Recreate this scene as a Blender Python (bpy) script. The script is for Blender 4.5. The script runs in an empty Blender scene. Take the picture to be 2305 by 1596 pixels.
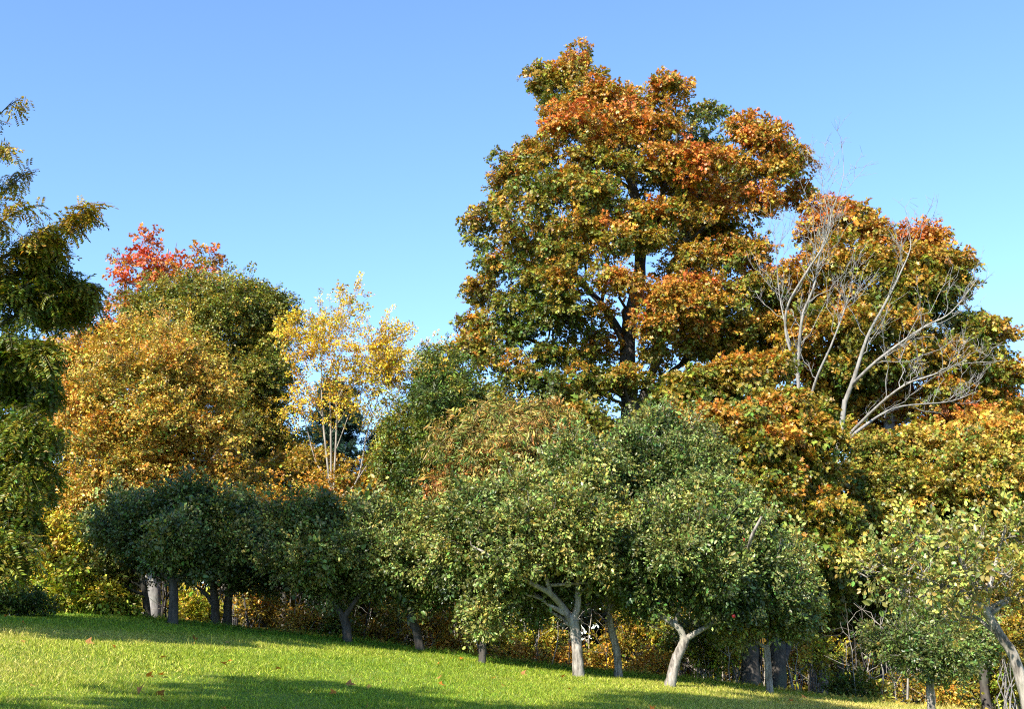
import bpy, math, random
import numpy as np

random.seed(7)
rng = np.random.default_rng(7)
R = math.radians
scene = bpy.context.scene
col = scene.collection

# ---------------------------------------------------------------- camera
F, CX, CY, HOR = 2700.0, 1152.0, 798.0, 1430.0      # pixels of a 2304 wide print
PITCH = math.atan((HOR - CY) / F)
EYE = np.array((0.0, 0.0, 1.6))
cam = bpy.data.cameras.new('camera')
cam.lens = 36.0 * F / 2304.0
cam.sensor_width = 36.0
cam.clip_start, cam.clip_end = 0.1, 3000
cam_o = bpy.data.objects.new('camera', cam)
cam_o.location = EYE
cam_o.rotation_euler = (R(90) + PITCH, 0, 0)
col.objects.link(cam_o)
scene.camera = cam_o

# ---------------------------------------------------------------- sky, sun, exposure
SUN_EL = R(37)
SX, SY = -0.58, -0.81                                # the sun stands left of and behind the camera
world = bpy.data.worlds.new('World')
scene.world = world
world.use_nodes = True
wn, wl = world.node_tree.nodes, world.node_tree.links
wn.clear()
sky = wn.new('ShaderNodeTexSky')
sky.sky_type = 'NISHITA'
sky.sun_disc = False
sky.sun_elevation = SUN_EL
sky.sun_rotation = math.atan2(SX, SY)
sky.altitude = 1000
sky.air_density = 1.0
sky.dust_density = 0.0
sky.ozone_density = 6.0
bg = wn.new('ShaderNodeBackground')
bg.inputs['Strength'].default_value = 0.15
wo = wn.new('ShaderNodeOutputWorld')
wl.new(sky.outputs[0], bg.inputs[0])
wl.new(bg.outputs[0], wo.inputs[0])

sl = bpy.data.lights.new('sun', 'SUN')
sl.energy = 5.0
sl.angle = R(0.53)
sl.color = (1.0, 0.94, 0.84)
sun = bpy.data.objects.new('sun', sl)
to_sun = np.array((SX * math.cos(SUN_EL), SY * math.cos(SUN_EL), math.sin(SUN_EL)))
from mathutils import Vector
sun.rotation_euler = Vector(to_sun).to_track_quat('Z', 'Y').to_euler()
sun.location = (-20, -20, 30)
col.objects.link(sun)

scene.view_settings.view_transform = 'Standard'
scene.view_settings.look = 'None'
scene.view_settings.exposure = 1.25
scene.view_settings.gamma = 1
scene.view_settings.use_curve_mapping = False
scene.render.engine = 'CYCLES'
cy = scene.cycles
cy.max_bounces = 5
cy.diffuse_bounces = 3
cy.glossy_bounces = 2
cy.transmission_bounces = 3
cy.transparent_max_bounces = 4
cy.caustics_reflective = cy.caustics_refractive = False
cy.use_denoising = False
cy.use_adaptive_sampling = False
cy.filter_width = 1.1 if hasattr(cy, 'filter_width') else 1.5
scene.render.filter_size = 0.85

# ---------------------------------------------------------------- helpers
FW = np.array((0, math.cos(PITCH), math.sin(PITCH)))
UP = np.array((0, -math.sin(PITCH), math.cos(PITCH)))
RT = np.array((1.0, 0, 0))

def P(vx, vy, d):
    """the point at distance y = d that the print shows at (vx, vy)"""
    r = FW + RT * ((vx - CX) / F) + UP * ((CY - vy) / F)
    return EYE + r * (d / r[1])

def S(d):
    return d / math.cos(PITCH) / F                   # metres per print pixel at y = d

class Noise:
    def __init__(self, freq, seed, k=14):
        g = np.random.default_rng(seed)
        self.w = g.normal(size=(k, 3)) * freq
        self.p = g.uniform(0, 6.28, k)
        self.k = k
    def __call__(self, p):
        p = np.atleast_2d(p)
        return np.sin(p @ self.w.T + self.p).sum(1) / math.sqrt(self.k / 2) * 0.6

# crest line of the lawn as the photograph shows it -> cross profile of the slope
YC = 28.5
_cr = [(-600, 1352), (-200, 1364), (0, 1375), (250, 1390), (550, 1411), (780, 1443), (1085, 1486), (1300, 1507), (1505, 1528), (1730, 1555), (2050, 1592), (2304, 1622), (2800, 1660)]
_gx = np.array([P(a, b, YC)[0] for a, b in _cr])
_gz = np.array([P(a, b, YC)[2] for a, b in _cr])
RISE = 0.036
def ground(x, y):
    x = np.asarray(x, float); y = np.asarray(y, float)
    g = np.interp(x, _gx, _gz - RISE * YC)
    for s in (0.8, 1.6, 2.4):                        # soften the corners of the profile
        g = 0.5 * g + 0.25 * (np.interp(x - s, _gx, _gz - RISE * YC) + np.interp(x + s, _gx, _gz - RISE * YC))
    over = np.clip(y - YC, 0, 200)
    z = g * np.clip(0.25 + y / 24.0, 0.2, 1.0) + RISE * np.minimum(y, YC) - 1.5 * (1 - np.exp(-(over / 9.0) ** 2)) - 0.012 * over
    z += 0.03 * np.sin(x * 0.9 + y * 0.35) * np.sin(y * 0.7 + 1)
    return z

def link(o, parent=None):
    col.objects.link(o)
    if parent is not None:
        o.parent = parent
    return o

def np_mesh(name, V, faces, mats, color=None, smooth=False, mat_index=None):
    """faces: an (n,3) or (n,4) array"""
    me = bpy.data.meshes.new(name)
    V = np.asarray(V, np.float32); faces = np.asarray(faces, np.int32)
    n, k = faces.shape
    me.vertices.add(len(V)); me.vertices.foreach_set('co', V.ravel())
    me.loops.add(n * k); me.loops.foreach_set('vertex_index', faces.ravel())
    me.polygons.add(n)
    me.polygons.foreach_set('loop_start', np.arange(0, n * k, k, dtype=np.int32))
    me.polygons.foreach_set('loop_total', np.full(n, k, np.int32))
    if smooth:
        me.polygons.foreach_set('use_smooth', np.ones(n, bool))
    for m in (mats if isinstance(mats, (list, tuple)) else [mats]):
        me.materials.append(m)
    if color is not None:
        a = me.attributes.new('leaf_color', 'FLOAT_COLOR', 'POINT')
        c = np.ones((len(V), 4), np.float32); c[:, :3] = color
        a.data.foreach_set('color', c.ravel())
    me.update(calc_edges=True)
    return me

def norm(v):
    return v / np.maximum(np.linalg.norm(v, axis=-1, keepdims=True), 1e-9)

def tube(pts, rad, sides=6, wob=0.0):
    pts = np.asarray(pts, float); rad = np.asarray(rad, float)
    n = len(pts)
    t = norm(np.gradient(pts, axis=0))
    ref = np.array((0.31, 0.9, 0.12)) if abs(t[0][1]) < 0.8 else np.array((1.0, 0.1, 0.1))
    a = norm(np.cross(t, ref)); b = np.cross(t, a)
    th = np.linspace(0, 2 * math.pi, sides, endpoint=False)
    rr = rad[:, None] * (1 + wob * rng.normal(size=(n, sides)))
    V = pts[:, None, :] + rr[..., None] * (np.cos(th)[None, :, None] * a[:, None, :] + np.sin(th)[None, :, None] * b[:, None, :])
    V = V.reshape(-1, 3)
    i = np.arange(n - 1)[:, None] * sides; j = np.arange(sides)[None, :]; j2 = (j + 1) % sides
    q = np.stack([i + j, i + j2, i + sides + j2, i + sides + j], -1).reshape(-1, 4)
    return V, q

def curve_pts(ctrl, n=14):
    """Catmull-Rom through control points (any number of columns)"""
    c = np.asarray(ctrl, float)
    if len(c) == 2:
        return c[0] + (c[1] - c[0]) * np.linspace(0, 1, n)[:, None]
    c = np.vstack([2 * c[0] - c[1], c, 2 * c[-1] - c[-2]])
    out = []
    m = len(c) - 3
    for u in np.linspace(0, m - 1e-6, n):
        k = int(u); f = u - k
        p0, p1, p2, p3 = c[k:k + 4]
        out.append(0.5 * (2 * p1 + (p2 - p0) * f + (2 * p0 - 5 * p1 + 4 * p2 - p3) * f * f + (3 * p1 - p0 - 3 * p2 + p3) * f ** 3))
    return np.array(out)

class Tubes:
    def __init__(self): self.V = []; self.Q = []; self.n = 0
    def add(self, pts, rad, sides=5, wob=0.0):
        V, q = tube(pts, rad, sides, wob)
        self.V.append(V); self.Q.append(q + self.n); self.n += len(V)
    def build(self, name, mat, parent, origin):
        if not self.V: return None
        me = np_mesh(name, np.vstack(self.V) - origin, np.vstack(self.Q), mat, smooth=True)
        return link(bpy.data.objects.new(name, me), parent)

def wiggle(a, b, n, amp, sag=0.0):
    t = np.linspace(0, 1, n)[:, None]
    p = a + (b - a) * t
    L = np.linalg.norm(b - a)
    j = rng.normal(size=(n, 3)) * amp * L; j[0] = 0; j[-1] = 0
    p = p + j * np.sin(math.pi * t) ** 0.5
    p[:, 2] += sag * L * np.sin(math.pi * t[:, 0])
    return p

def leaf_mesh(name, pos, nrm, length, width, color, mat, droop=0.0, shape='kite', along=None):
    """real leaf faces folded along the midrib"""
    n = len(pos)
    nrm = norm(nrm)
    t = rng.normal(size=(n, 3)) if along is None else along + rng.normal(size=(n, 3)) * 0.25
    t[:, 2] -= droop
    t = norm(t - (t * nrm).sum(1, keepdims=True) * nrm * (0.85))
    w = norm(np.cross(nrm, t))
    nn = np.cross(t, w)
    L = (length * np.exp(rng.normal(0, 0.22, n)))[:, None]
    Wd = L * width * 0.5
    fold = L * rng.uniform(0.02, 0.16, n)[:, None]
    bend = L * rng.uniform(-0.05, 0.22, n)[:, None]
    if shape == 'kite':
        V = np.stack([pos, pos + t * L * 0.45 + w * Wd + nn * fold, pos + t * L - nn * bend, pos + t * L * 0.45 - w * Wd + nn * fold], 1)
        f = np.array([[0, 1, 2], [0, 2, 3]])
    elif shape == 'maple':
        V = np.stack([pos, pos + t * L * 0.42 + w * Wd + nn * fold, pos + t * L * 0.5 + w * Wd * 0.3, pos + t * L - nn * bend,
                      pos + t * L * 0.5 - w * Wd * 0.3, pos + t * L * 0.42 - w * Wd + nn * fold], 1)
        f = np.array([[0, 1, 2], [0, 2, 3], [0, 3, 4], [0, 4, 5]])
    else:                                             # lens: an oval apple leaf
        V = np.stack([pos, pos + t * L * 0.28 + w * Wd * 0.9 + nn * fold, pos + t * L * 0.66 + w * Wd * 0.85 + nn * fold - nn * bend * 0.4, pos + t * L - nn * bend,
                      pos + t * L * 0.66 - w * Wd * 0.85 + nn * fold - nn * bend * 0.4, pos + t * L * 0.28 - w * Wd * 0.9 + nn * fold, pos + t * L * 0.5 - nn * bend * 0.2], 1)
        f = np.array([[0, 1, 6], [1, 2, 6], [2, 3, 6], [6, 3, 4], [6, 4, 5], [0, 6, 5]])
    k = V.shape[1]
    faces = (f[None] + (np.arange(n) * k)[:, None, None]).reshape(-1, 3)
    c = np.repeat(color, k, axis=0)
    return np_mesh(name, V.reshape(-1, 3), faces, mat, color=c)

# ---------------------------------------------------------------- materials
def new_mat(name):
    m = bpy.data.materials.new(name); m.use_nodes = True
    nt = m.node_tree; nt.nodes.clear()
    return m, nt.nodes, nt.links

def leaf_material(name, trans=0.27, rough=0.42, spec=0.4, warm=(1.25, 1.1, 0.5), sprig=True):
    m, n, l = new_mat(name)
    at = n.new('ShaderNodeAttribute'); at.attribute_name = 'leaf_color'
    b = n.new('ShaderNodeBsdfPrincipled')
    b.inputs['Roughness'].default_value = rough
    b.inputs['Specular IOR Level'].default_value = spec
    tr = n.new('ShaderNodeBsdfTranslucent')
    mu = n.new('ShaderNodeMix'); mu.data_type = 'RGBA'; mu.blend_type = 'MULTIPLY'; mu.inputs[0].default_value = 1.0
    mu.inputs[7].default_value = (*warm, 1)
    mx = n.new('ShaderNodeMixShader'); mx.inputs[0].default_value = trans
    o = n.new('ShaderNodeOutputMaterial')
    out = at.outputs['Color']
    if sprig:
        at.attribute_type = 'INSTANCER'
        a2 = n.new('ShaderNodeAttribute'); a2.attribute_name = 'leaf_color'
        m2 = n.new('ShaderNodeMix'); m2.data_type = 'RGBA'; m2.blend_type = 'MULTIPLY'; m2.inputs[0].default_value = 1.0
        at.attribute_name = 'sprig_color'
        l.new(at.outputs['Color'], m2.inputs[6]); l.new(a2.outputs['Color'], m2.inputs[7]); out = m2.outputs[2]
    l.new(out, b.inputs['Base Color'])
    l.new(out, mu.inputs[6]); l.new(mu.outputs[2], tr.inputs['Color'])
    l.new(b.outputs[0], mx.inputs[1]); l.new(tr.outputs[0], mx.inputs[2]); l.new(mx.outputs[0], o.inputs['Surface'])
    return m

def bark_material(name, c1, c2, c3, scale=9.0, bump=0.5):
    m, n, l = new_mat(name)
    tc = n.new('ShaderNodeTexCoord')
    mp = n.new('ShaderNodeMapping'); mp.inputs['Scale'].default_value = (1, 1, 0.28)
    no = n.new('ShaderNodeTexNoise'); no.inputs['Scale'].default_value = scale; no.inputs['Detail'].default_value = 6; no.inputs['Roughness'].default_value = 0.65
    no2 = n.new('ShaderNodeTexNoise'); no2.inputs['Scale'].default_value = 2.2; no2.inputs['Detail'].default_value = 3
    cr = n.new('ShaderNodeValToRGB')
    cr.color_ramp.elements[0].position = 0.33; cr.color_ramp.elements[0].color = (*c1, 1)
    cr.color_ramp.elements[1].position = 0.66; cr.color_ramp.elements[1].color = (*c2, 1)
    mx = n.new('ShaderNodeMix'); mx.data_type = 'RGBA'
    mx.inputs[7].default_value = (*c3, 1)
    r2 = n.new('ShaderNodeValToRGB'); r2.color_ramp.elements[0].position = 0.5; r2.color_ramp.elements[1].position = 0.66
    bu = n.new('ShaderNodeBump'); bu.inputs['Strength'].default_value = bump; bu.inputs['Distance'].default_value = 0.03
    b = n.new('ShaderNodeBsdfPrincipled'); b.inputs['Roughness'].default_value = 0.9; b.inputs['Specular IOR Level'].default_value = 0.15
    o = n.new('ShaderNodeOutputMaterial')
    l.new(tc.outputs['Object'], mp.inputs[0]); l.new(mp.outputs[0], no.inputs[0]); l.new(tc.outputs['Object'], no2.inputs[0])
    l.new(no.outputs[0], cr.inputs[0]); l.new(no2.outputs[0], r2.inputs[0])
    l.new(cr.outputs[0], mx.inputs[6]); l.new(r2.outputs[0], mx.inputs[0])
    l.new(mx.outputs[2], b.inputs['Base Color']); l.new(no.outputs[0], bu.inputs['Height']); l.new(bu.outputs[0], b.inputs['Normal'])
    l.new(b.outputs[0], o.inputs[0])
    return m

def plain_material(name, c, rough=0.5, spec=0.4):
    m, n, l = new_mat(name)
    b = n.new('ShaderNodeBsdfPrincipled'); b.inputs['Roughness'].default_value = rough; b.inputs['Specular IOR Level'].default_value = spec
    no = n.new('ShaderNodeTexNoise'); no.inputs['Scale'].default_value = 14
    cr = n.new('ShaderNodeValToRGB')
    cr.color_ramp.elements[0].color = (*[v * 0.6 for v in c], 1); cr.color_ramp.elements[1].color = (*[min(1, v * 1.3) for v in c], 1)
    o = n.new('ShaderNodeOutputMaterial')
    l.new(no.outputs[0], cr.inputs[0]); l.new(cr.outputs[0], b.inputs['Base Color']); l.new(b.outputs[0], o.inputs[0])
    return m

M_LEAF = leaf_material('leaf')
M_GLOSS = leaf_material('apple_leaf', trans=0.2, rough=0.4, spec=0.45)
M_NEEDLE = leaf_material('needle', trans=0.1, rough=0.5, spec=0.3)
M_GRASS = leaf_material('grass_blade', sprig=False, trans=0.35, rough=0.5, spec=0.3, warm=(1.1, 1.2, 0.5))
M_LITTER = leaf_material('dry_leaf', sprig=False, trans=0.15, rough=0.7, spec=0.2)
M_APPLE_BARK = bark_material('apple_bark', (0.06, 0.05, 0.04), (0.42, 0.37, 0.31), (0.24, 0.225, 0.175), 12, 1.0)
M_DARK_BARK = bark_material('maple_bark', (0.035, 0.03, 0.025), (0.11, 0.095, 0.08), (0.075, 0.08, 0.06), 10, 0.7)  # true maple bark; on the left apple trees it paints in shade
M_GREY_BARK = bark_material('grey_bark', (0.12, 0.11, 0.10), (0.34, 0.32, 0.29), (0.22, 0.22, 0.19), 9, 0.5)
M_PALE_BARK = bark_material('pale_bark', (0.13, 0.12, 0.10), (0.36, 0.33, 0.29), (0.22, 0.21, 0.18), 8, 0.6)
M_STEM = bark_material('sapling_bark', (0.16, 0.14, 0.11), (0.38, 0.34, 0.28), (0.27, 0.24, 0.19), 8, 0.3)
M_FRUIT = plain_material('red_apple_skin', (0.45, 0.02, 0.02), 0.3, 0.5)

def ground_material(name, cols, scale, bump=0.4):
    m, n, l = new_mat(name)
    tc = n.new('ShaderNodeTexCoord')
    n1 = n.new('ShaderNodeTexNoise'); n1.inputs['Scale'].default_value = scale; n1.inputs['Detail'].default_value = 8
    n2 = n.new('ShaderNodeTexNoise'); n2.inputs['Scale'].default_value = scale * 22; n2.inputs['Detail'].default_value = 4
    ad = n.new('ShaderNodeMath'); ad.operation = 'MULTIPLY_ADD'; ad.inputs[1].default_value = 0.55
    mu = n.new('ShaderNodeMath'); mu.operation = 'MULTIPLY'; mu.inputs[1].default_value = 0.45
    cr = n.new('ShaderNodeValToRGB')
    e = cr.color_ramp.elements
    e[0].position = 0.34; e[0].color = (*cols[0], 1); e[1].position = 0.66; e[1].color = (*cols[-1], 1)
    if len(cols) > 2:
        k = e.new(0.5); k.color = (*cols[1], 1)
    b = n.new('ShaderNodeBsdfPrincipled'); b.inputs['Roughness'].default_value = 0.95; b.inputs['Specular IOR Level'].default_value = 0.1
    bu = n.new('ShaderNodeBump'); bu.inputs['Strength'].default_value = bump; bu.inputs['Distance'].default_value = 0.04
    o = n.new('ShaderNodeOutputMaterial')
    l.new(tc.outputs['Object'], n1.inputs[0]); l.new(tc.outputs['Object'], n2.inputs[0])
    l.new(n1.outputs[0], mu.inputs[0]); l.new(n2.outputs[0], ad.inputs[0]); l.new(mu.outputs[0], ad.inputs[2])
    l.new(ad.outputs[0], cr.inputs[0]); l.new(cr.outputs[0], b.inputs['Base Color'])
    l.new(n2.outputs[0], bu.inputs['Height']); l.new(bu.outputs[0], b.inputs['Normal']); l.new(b.outputs[0], o.inputs[0])
    return m

M_LAWN = ground_material('lawn_soil', [(0.06, 0.13, 0.012), (0.12, 0.18, 0.02), (0.22, 0.2, 0.05)], 0.5)
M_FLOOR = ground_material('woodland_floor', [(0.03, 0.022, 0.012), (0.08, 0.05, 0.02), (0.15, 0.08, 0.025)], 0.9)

# ---------------------------------------------------------------- the setting: lawn, woodland floor
def sheet(name, xs, ys, mat, dz=0.0):
    X, Y = np.meshgrid(xs, ys)
    Z = ground(X, Y) + dz
    V = np.stack([X, Y, Z], -1).reshape(-1, 3)
    w = len(xs)
    i = np.arange(len(ys) - 1)[:, None] * w; j = np.arange(w - 1)[None, :]
    q = np.stack([i + j, i + j + 1, i + w + j + 1, i + w + j], -1).reshape(-1, 4)
    o = link(bpy.data.objects.new(name, np_mesh(name, V, q, mat, smooth=True)))
    o['kind'] = 'structure'
    return o
far = np.concatenate([np.linspace(-900, -60, 12), np.linspace(-50, 50, 101), np.linspace(60, 900, 12)])
lawn = sheet('lawn', far, np.concatenate([np.linspace(-900, -20, 10), np.linspace(-15, 29.5, 90)]), M_LAWN)
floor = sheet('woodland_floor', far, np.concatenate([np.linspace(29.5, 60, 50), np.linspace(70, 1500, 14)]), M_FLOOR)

gpatch, gpatch2, gfine = Noise(0.16, 3), Noise(0.45, 4), Noise(1.6, 5)
def lawn_grass():
    def blades(n, x0, x1, y0, y1, h, wdt):
        x = rng.uniform(x0, x1, n); y = rng.uniform(y0, y1, n)
        k = np.abs(x) < 0.50 * y + 2.0
        x, y = x[k], y[k]
        return x, y, np.full(len(x), h), np.full(len(x), wdt)
    parts = [blades(190000, -9, 9, 9, 16, 0.042, 0.011), blades(230000, -13, 13, 16, 24, 0.045, 0.014), blades(140000, -17, 17, 24, 29.6, 0.055, 0.017),
             blades(20000, -17, 17, 28.0, 30.2, 0.13, 0.012), blades(9000, -13, 13, 11, 29, 0.12, 0.007)]
    x, y, h, w = [np.concatenate(a) for a in zip(*parts)]
    n = len(x)
    p = np.stack([x, y, ground(x, y)], 1)
    tuft = gfine(p * [1.6, 1.6, 0])
    h = h * np.exp(rng.normal(0, 0.3, n)) * (1 + 0.35 * tuft)
    d = rng.normal(size=(n, 3)) * 0.85; d[:, 2] = 1.0
    d = norm(d)
    sd = norm(np.cross(d, rng.normal(size=(n, 3))))
    V = np.stack([p - sd * w[:, None] * 0.5 - [0, 0, 0.004], p + sd * w[:, None] * 0.5 - [0, 0, 0.004], p + d * h[:, None]], 1)
    # green lawn at the upper left, drier straw-coloured turf towards the lower right
    dry = 0.53 + 0.42 * gpatch(p * [1, 1, 0]) + 0.20 * gpatch2(p * [1, 1, 0]) + 0.032 * x - 0.010 * (y - 18) + rng.normal(0, 0.16, n)
    dry = np.where(y > 27.5, dry - 0.25, dry)
    dry = np.clip(dry, 0, 1)[:, None]
    green = np.array((0.10, 0.22, 0.014)); mid = np.array((0.30, 0.34, 0.025)); straw = np.array((0.58, 0.45, 0.14))
    c = np.where(dry < 0.5, green + (mid - green) * dry * 2, mid + (straw - mid) * (dry * 2 - 1))
    c = c * np.exp(rng.normal(0, 0.32, n))[:, None]
    me = np_mesh('lawn_grass', V.reshape(-1, 3), np.arange(n * 3).reshape(-1, 3), M_GRASS, color=np.repeat(c, 3, 0))
    o = link(bpy.data.objects.new('lawn_grass', me))
    o['kind'] = 'stuff'; o['label'] = 'short green and straw coloured grass covering the sloping lawn'; o['category'] = 'grass'
lawn_grass()

# ---------------------------------------------------------------- palettes (leaf colours from green to fully turned)
def pal(*c): return np.array(c, float)
PAL = {
    'maple':  pal((0.07, 0.10, 0.014), (0.17, 0.175, 0.022), (0.33, 0.215, 0.025), (0.46, 0.205, 0.028), (0.50, 0.13, 0.03)),
    'red':    pal((0.20, 0.14, 0.02), (0.42, 0.20, 0.02), (0.52, 0.14, 0.02), (0.55, 0.09, 0.03), (0.50, 0.05, 0.04)),
    'gold':   pal((0.08, 0.11, 0.012), (0.20, 0.19, 0.03), (0.42, 0.30, 0.045), (0.54, 0.32, 0.05), (0.54, 0.23, 0.04)),
    'olive':  pal((0.06, 0.085, 0.012), (0.14, 0.155, 0.02), (0.25, 0.22, 0.03), (0.38, 0.26, 0.03), (0.46, 0.24, 0.03)),
    'yellow': pal((0.20, 0.20, 0.02), (0.42, 0.33, 0.025), (0.58, 0.42, 0.03), (0.62, 0.40, 0.03), (0.55, 0.28, 0.03)),
    'ash':    pal((0.045, 0.075, 0.012), (0.085, 0.12, 0.015), (0.16, 0.175, 0.02), (0.38, 0.28, 0.025), (0.48, 0.2, 0.02)),
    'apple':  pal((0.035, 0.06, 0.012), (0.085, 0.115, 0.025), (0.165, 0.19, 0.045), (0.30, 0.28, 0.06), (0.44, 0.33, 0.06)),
    'peach':  pal((0.05, 0.10, 0.02), (0.11, 0.16, 0.03), (0.21, 0.23, 0.045), (0.40, 0.26, 0.06), (0.45, 0.20, 0.05)),
    'lime':   pal((0.09, 0.15, 0.02), (0.20, 0.25, 0.025), (0.36, 0.35, 0.035), (0.48, 0.38, 0.04), (0.48, 0.25, 0.04)),
    'locust': pal((0.03, 0.055, 0.008), (0.08, 0.115, 0.012), (0.17, 0.18, 0.018), (0.26, 0.20, 0.02), (0.36, 0.25, 0.02)),
    'pine':   pal((0.012, 0.035, 0.022), (0.02, 0.05, 0.03), (0.03, 0.065, 0.035), (0.04, 0.075, 0.035), (0.06, 0.08, 0.03)),
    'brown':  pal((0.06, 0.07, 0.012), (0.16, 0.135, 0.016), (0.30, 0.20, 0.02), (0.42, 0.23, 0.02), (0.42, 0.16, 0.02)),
}
def paint(name, h):
    p = PAL[name]
    h = np.clip(h, 0, 0.9999) * (len(p) - 1)
    k = h.astype(int); f = (h - k)[:, None]
    return p[k] * (1 - f) + p[k + 1] * f

# ---------------------------------------------------------------- leafy sprigs: the twig ends that make up the crowns
def sprig_mesh(kind, seed, mat):
    g = np.random.default_rng(seed)
    V, Fc, Cc = [], [], []
    def put(v, f, c):
        o = sum(len(a) for a in V)
        V.append(np.array(v)); Fc.extend([[i + o for i in q] for q in f]); Cc.append(np.repeat(np.array(c)[None], len(v), 0))
    def leaf(p, t, nn, L, W, shape, tint):
        t = norm(t); nn = norm(nn - t * (nn @ t)); w = np.cross(nn, t); W = W * L * 0.5
        fo = L * g.uniform(0.03, 0.16); be = L * g.uniform(-0.05, 0.25)
        p0 = p + t * L * (0.22 if shape != 'needle' else 0)           # a short stalk
        if shape == 'maple':
            v = [p0, p0 + t * L * .12 + w * W * .75 + nn * fo * .5, p0 + t * L * .42 + w * W * .42, p0 + t * L * .62 + w * W + nn * fo, p0 + t * L * .66 + w * W * .34, p0 + t * L - nn * be,
                 p0 + t * L * .66 - w * W * .34, p0 + t * L * .62 - w * W + nn * fo, p0 + t * L * .42 - w * W * .42, p0 + t * L * .12 - w * W * .75 + nn * fo * .5]
            f = [[0, 1, 2], [0, 2, 8], [2, 3, 4], [2, 4, 6], [2, 6, 8], [4, 5, 6], [8, 6, 7], [0, 8, 9]]
        elif shape == 'oval':
            v = [p0, p0 + t * L * .3 + w * W + nn * fo, p0 + t * L * .7 + w * W * .8 + nn * fo * .8 - nn * be * .5, p0 + t * L - nn * be, p0 + t * L * .7 - w * W * .8 + nn * fo * .8 - nn * be * .5, p0 + t * L * .3 - w * W + nn * fo, p0 + t * L * .5 - nn * be * .25]
            f = [[0, 1, 6], [1, 2, 6], [2, 3, 6], [6, 3, 4], [6, 4, 5], [0, 6, 5]]
        else:
            v = [p0, p0 + t * L * .4 + w * W + nn * fo, p0 + t * L - nn * be, p0 + t * L * .4 - w * W + nn * fo]
            f = [[0, 1, 2], [0, 2, 3]]
        put(v, f, tint)
    def tint():
        b = math.exp(g.normal(0, .34))
        h = g.normal(0, .16)
        return (b * (1 + h), b * (1 - h * .5), b)
    X = np.array((1.0, 0, 0)); Z = np.array((0, 0, 1.0))
    if kind == 'compound':                                            # feathery locust leaf
        for k in range(8):
            u = (k + .6) / 8
            p = np.array((u, 0, -.35 * u * u))
            for sgn in (-1, 1):
                leaf(p, np.array((.45, sgn, g.normal(0, .2) - .15)), Z + g.normal(size=3) * .3, .30, .42, 'kite', tint())
    elif kind == 'needle':
        for k in range(26):
            u = g.uniform(0, 1); a = g.uniform(0, 6.28)
            leaf(np.array((u * .8, 0, 0)), np.array((.8, math.cos(a), math.sin(a) * .8 + .2)), g.normal(size=3), .42, .09, 'needle', tint())
    else:
        nl, L, W, sh, spread, hang = {'maple': (19, .31, 1.05, 'maple', .85, .45), 'oval': (22, .22, .58, 'oval', .9, .25), 'small': (25, .19, .8, 'kite', .95, .3), 'long': (16, .40, .22, 'kite', .65, 1.5), 'ash': (20, .25, .45, 'kite', .8, .5)}[kind]
        for k in range(nl):
            u = .12 + .88 * (k + g.uniform(0, .8)) / nl; a = (k % 2 * 2 - 1) * g.uniform(.3, 1.3)
            side = np.array((0, math.sin(a), .35 * math.cos(a * 1.7)))
            p = np.array((u, g.normal(0, .05), g.normal(0, .05) - .12 * u * u)) + side * .34 * g.uniform(.1, 1)
            t = np.array((.7, 0, 0)) + side * 1.0 + g.normal(size=3) * .35 - Z * hang
            leaf(p, t, Z * (1 if hang < 1 else .1) + g.normal(size=3) * spread * .62 + (X * .15), L * math.exp(g.normal(0, .2)), W, sh, tint())
    # the woody twig, a thin three sided stem
    tw = np.array([(u, 0, -.12 * u * u) for u in (0, .5, .95)]); r = [.018, .013, .006]
    v = [tw[i] + r[i] * np.array((0, math.cos(q), math.sin(q))) for i in range(3) for q in (0, 2.09, 4.19)]
    f = []
    for i in range(2):
        for j in range(3):
            a, b = i * 3 + j, i * 3 + (j + 1) % 3
            f += [[a, b, b + 3], [a, b + 3, a + 3]]
    put(v, f, (.55, .45, .4))
    return np_mesh('sprig_' + kind, np.vstack(V), np.array(Fc), mat, color=np.vstack(Cc))

SPRIGS = {}
def sprig_set(kind, mat):
    key = (kind, mat.name)
    if key not in SPRIGS:
        c = bpy.data.collections.new('sprigs_%s_%s' % key)
        for q in range(5):
            c.objects.link(bpy.data.objects.new('sprig', sprig_mesh(kind, 900 + 17 * q, mat)))
        ng = bpy.data.node_groups.new('leafy_' + kind, 'GeometryNodeTree')
        ng.interface.new_socket('Geometry', in_out='INPUT', socket_type='NodeSocketGeometry')
        ng.interface.new_socket('Geometry', in_out='OUTPUT', socket_type='NodeSocketGeometry')
        N, L = ng.nodes, ng.links
        gi, go = N.new('NodeGroupInput'), N.new('NodeGroupOutput')
        mp = N.new('GeometryNodeMeshToPoints')
        ip = N.new('GeometryNodeInstanceOnPoints'); ip.inputs['Pick Instance'].default_value = True
        ci = N.new('GeometryNodeCollectionInfo'); ci.inputs['Collection'].default_value = c; ci.inputs['Separate Children'].default_value = True; ci.inputs['Reset Children'].default_value = True
        def named(nm, ty):
            a = N.new('GeometryNodeInputNamedAttribute'); a.data_type = ty; a.inputs['Name'].default_value = nm
            return a.outputs['Attribute']
        er = N.new('FunctionNodeEulerToRotation')
        L.new(gi.outputs[0], mp.inputs[0]); L.new(mp.outputs[0], ip.inputs['Points']); L.new(ci.outputs[0], ip.inputs['Instance'])
        L.new(named('pick', 'INT'), ip.inputs['Instance Index'])
        L.new(named('turn', 'FLOAT_VECTOR'), er.inputs[0]); L.new(er.outputs[0], ip.inputs['Rotation'])
        L.new(named('size', 'FLOAT'), ip.inputs['Scale']); L.new(ip.outputs[0], go.inputs[0])
        SPRIGS[key] = ng
    return SPRIGS[key]

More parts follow.
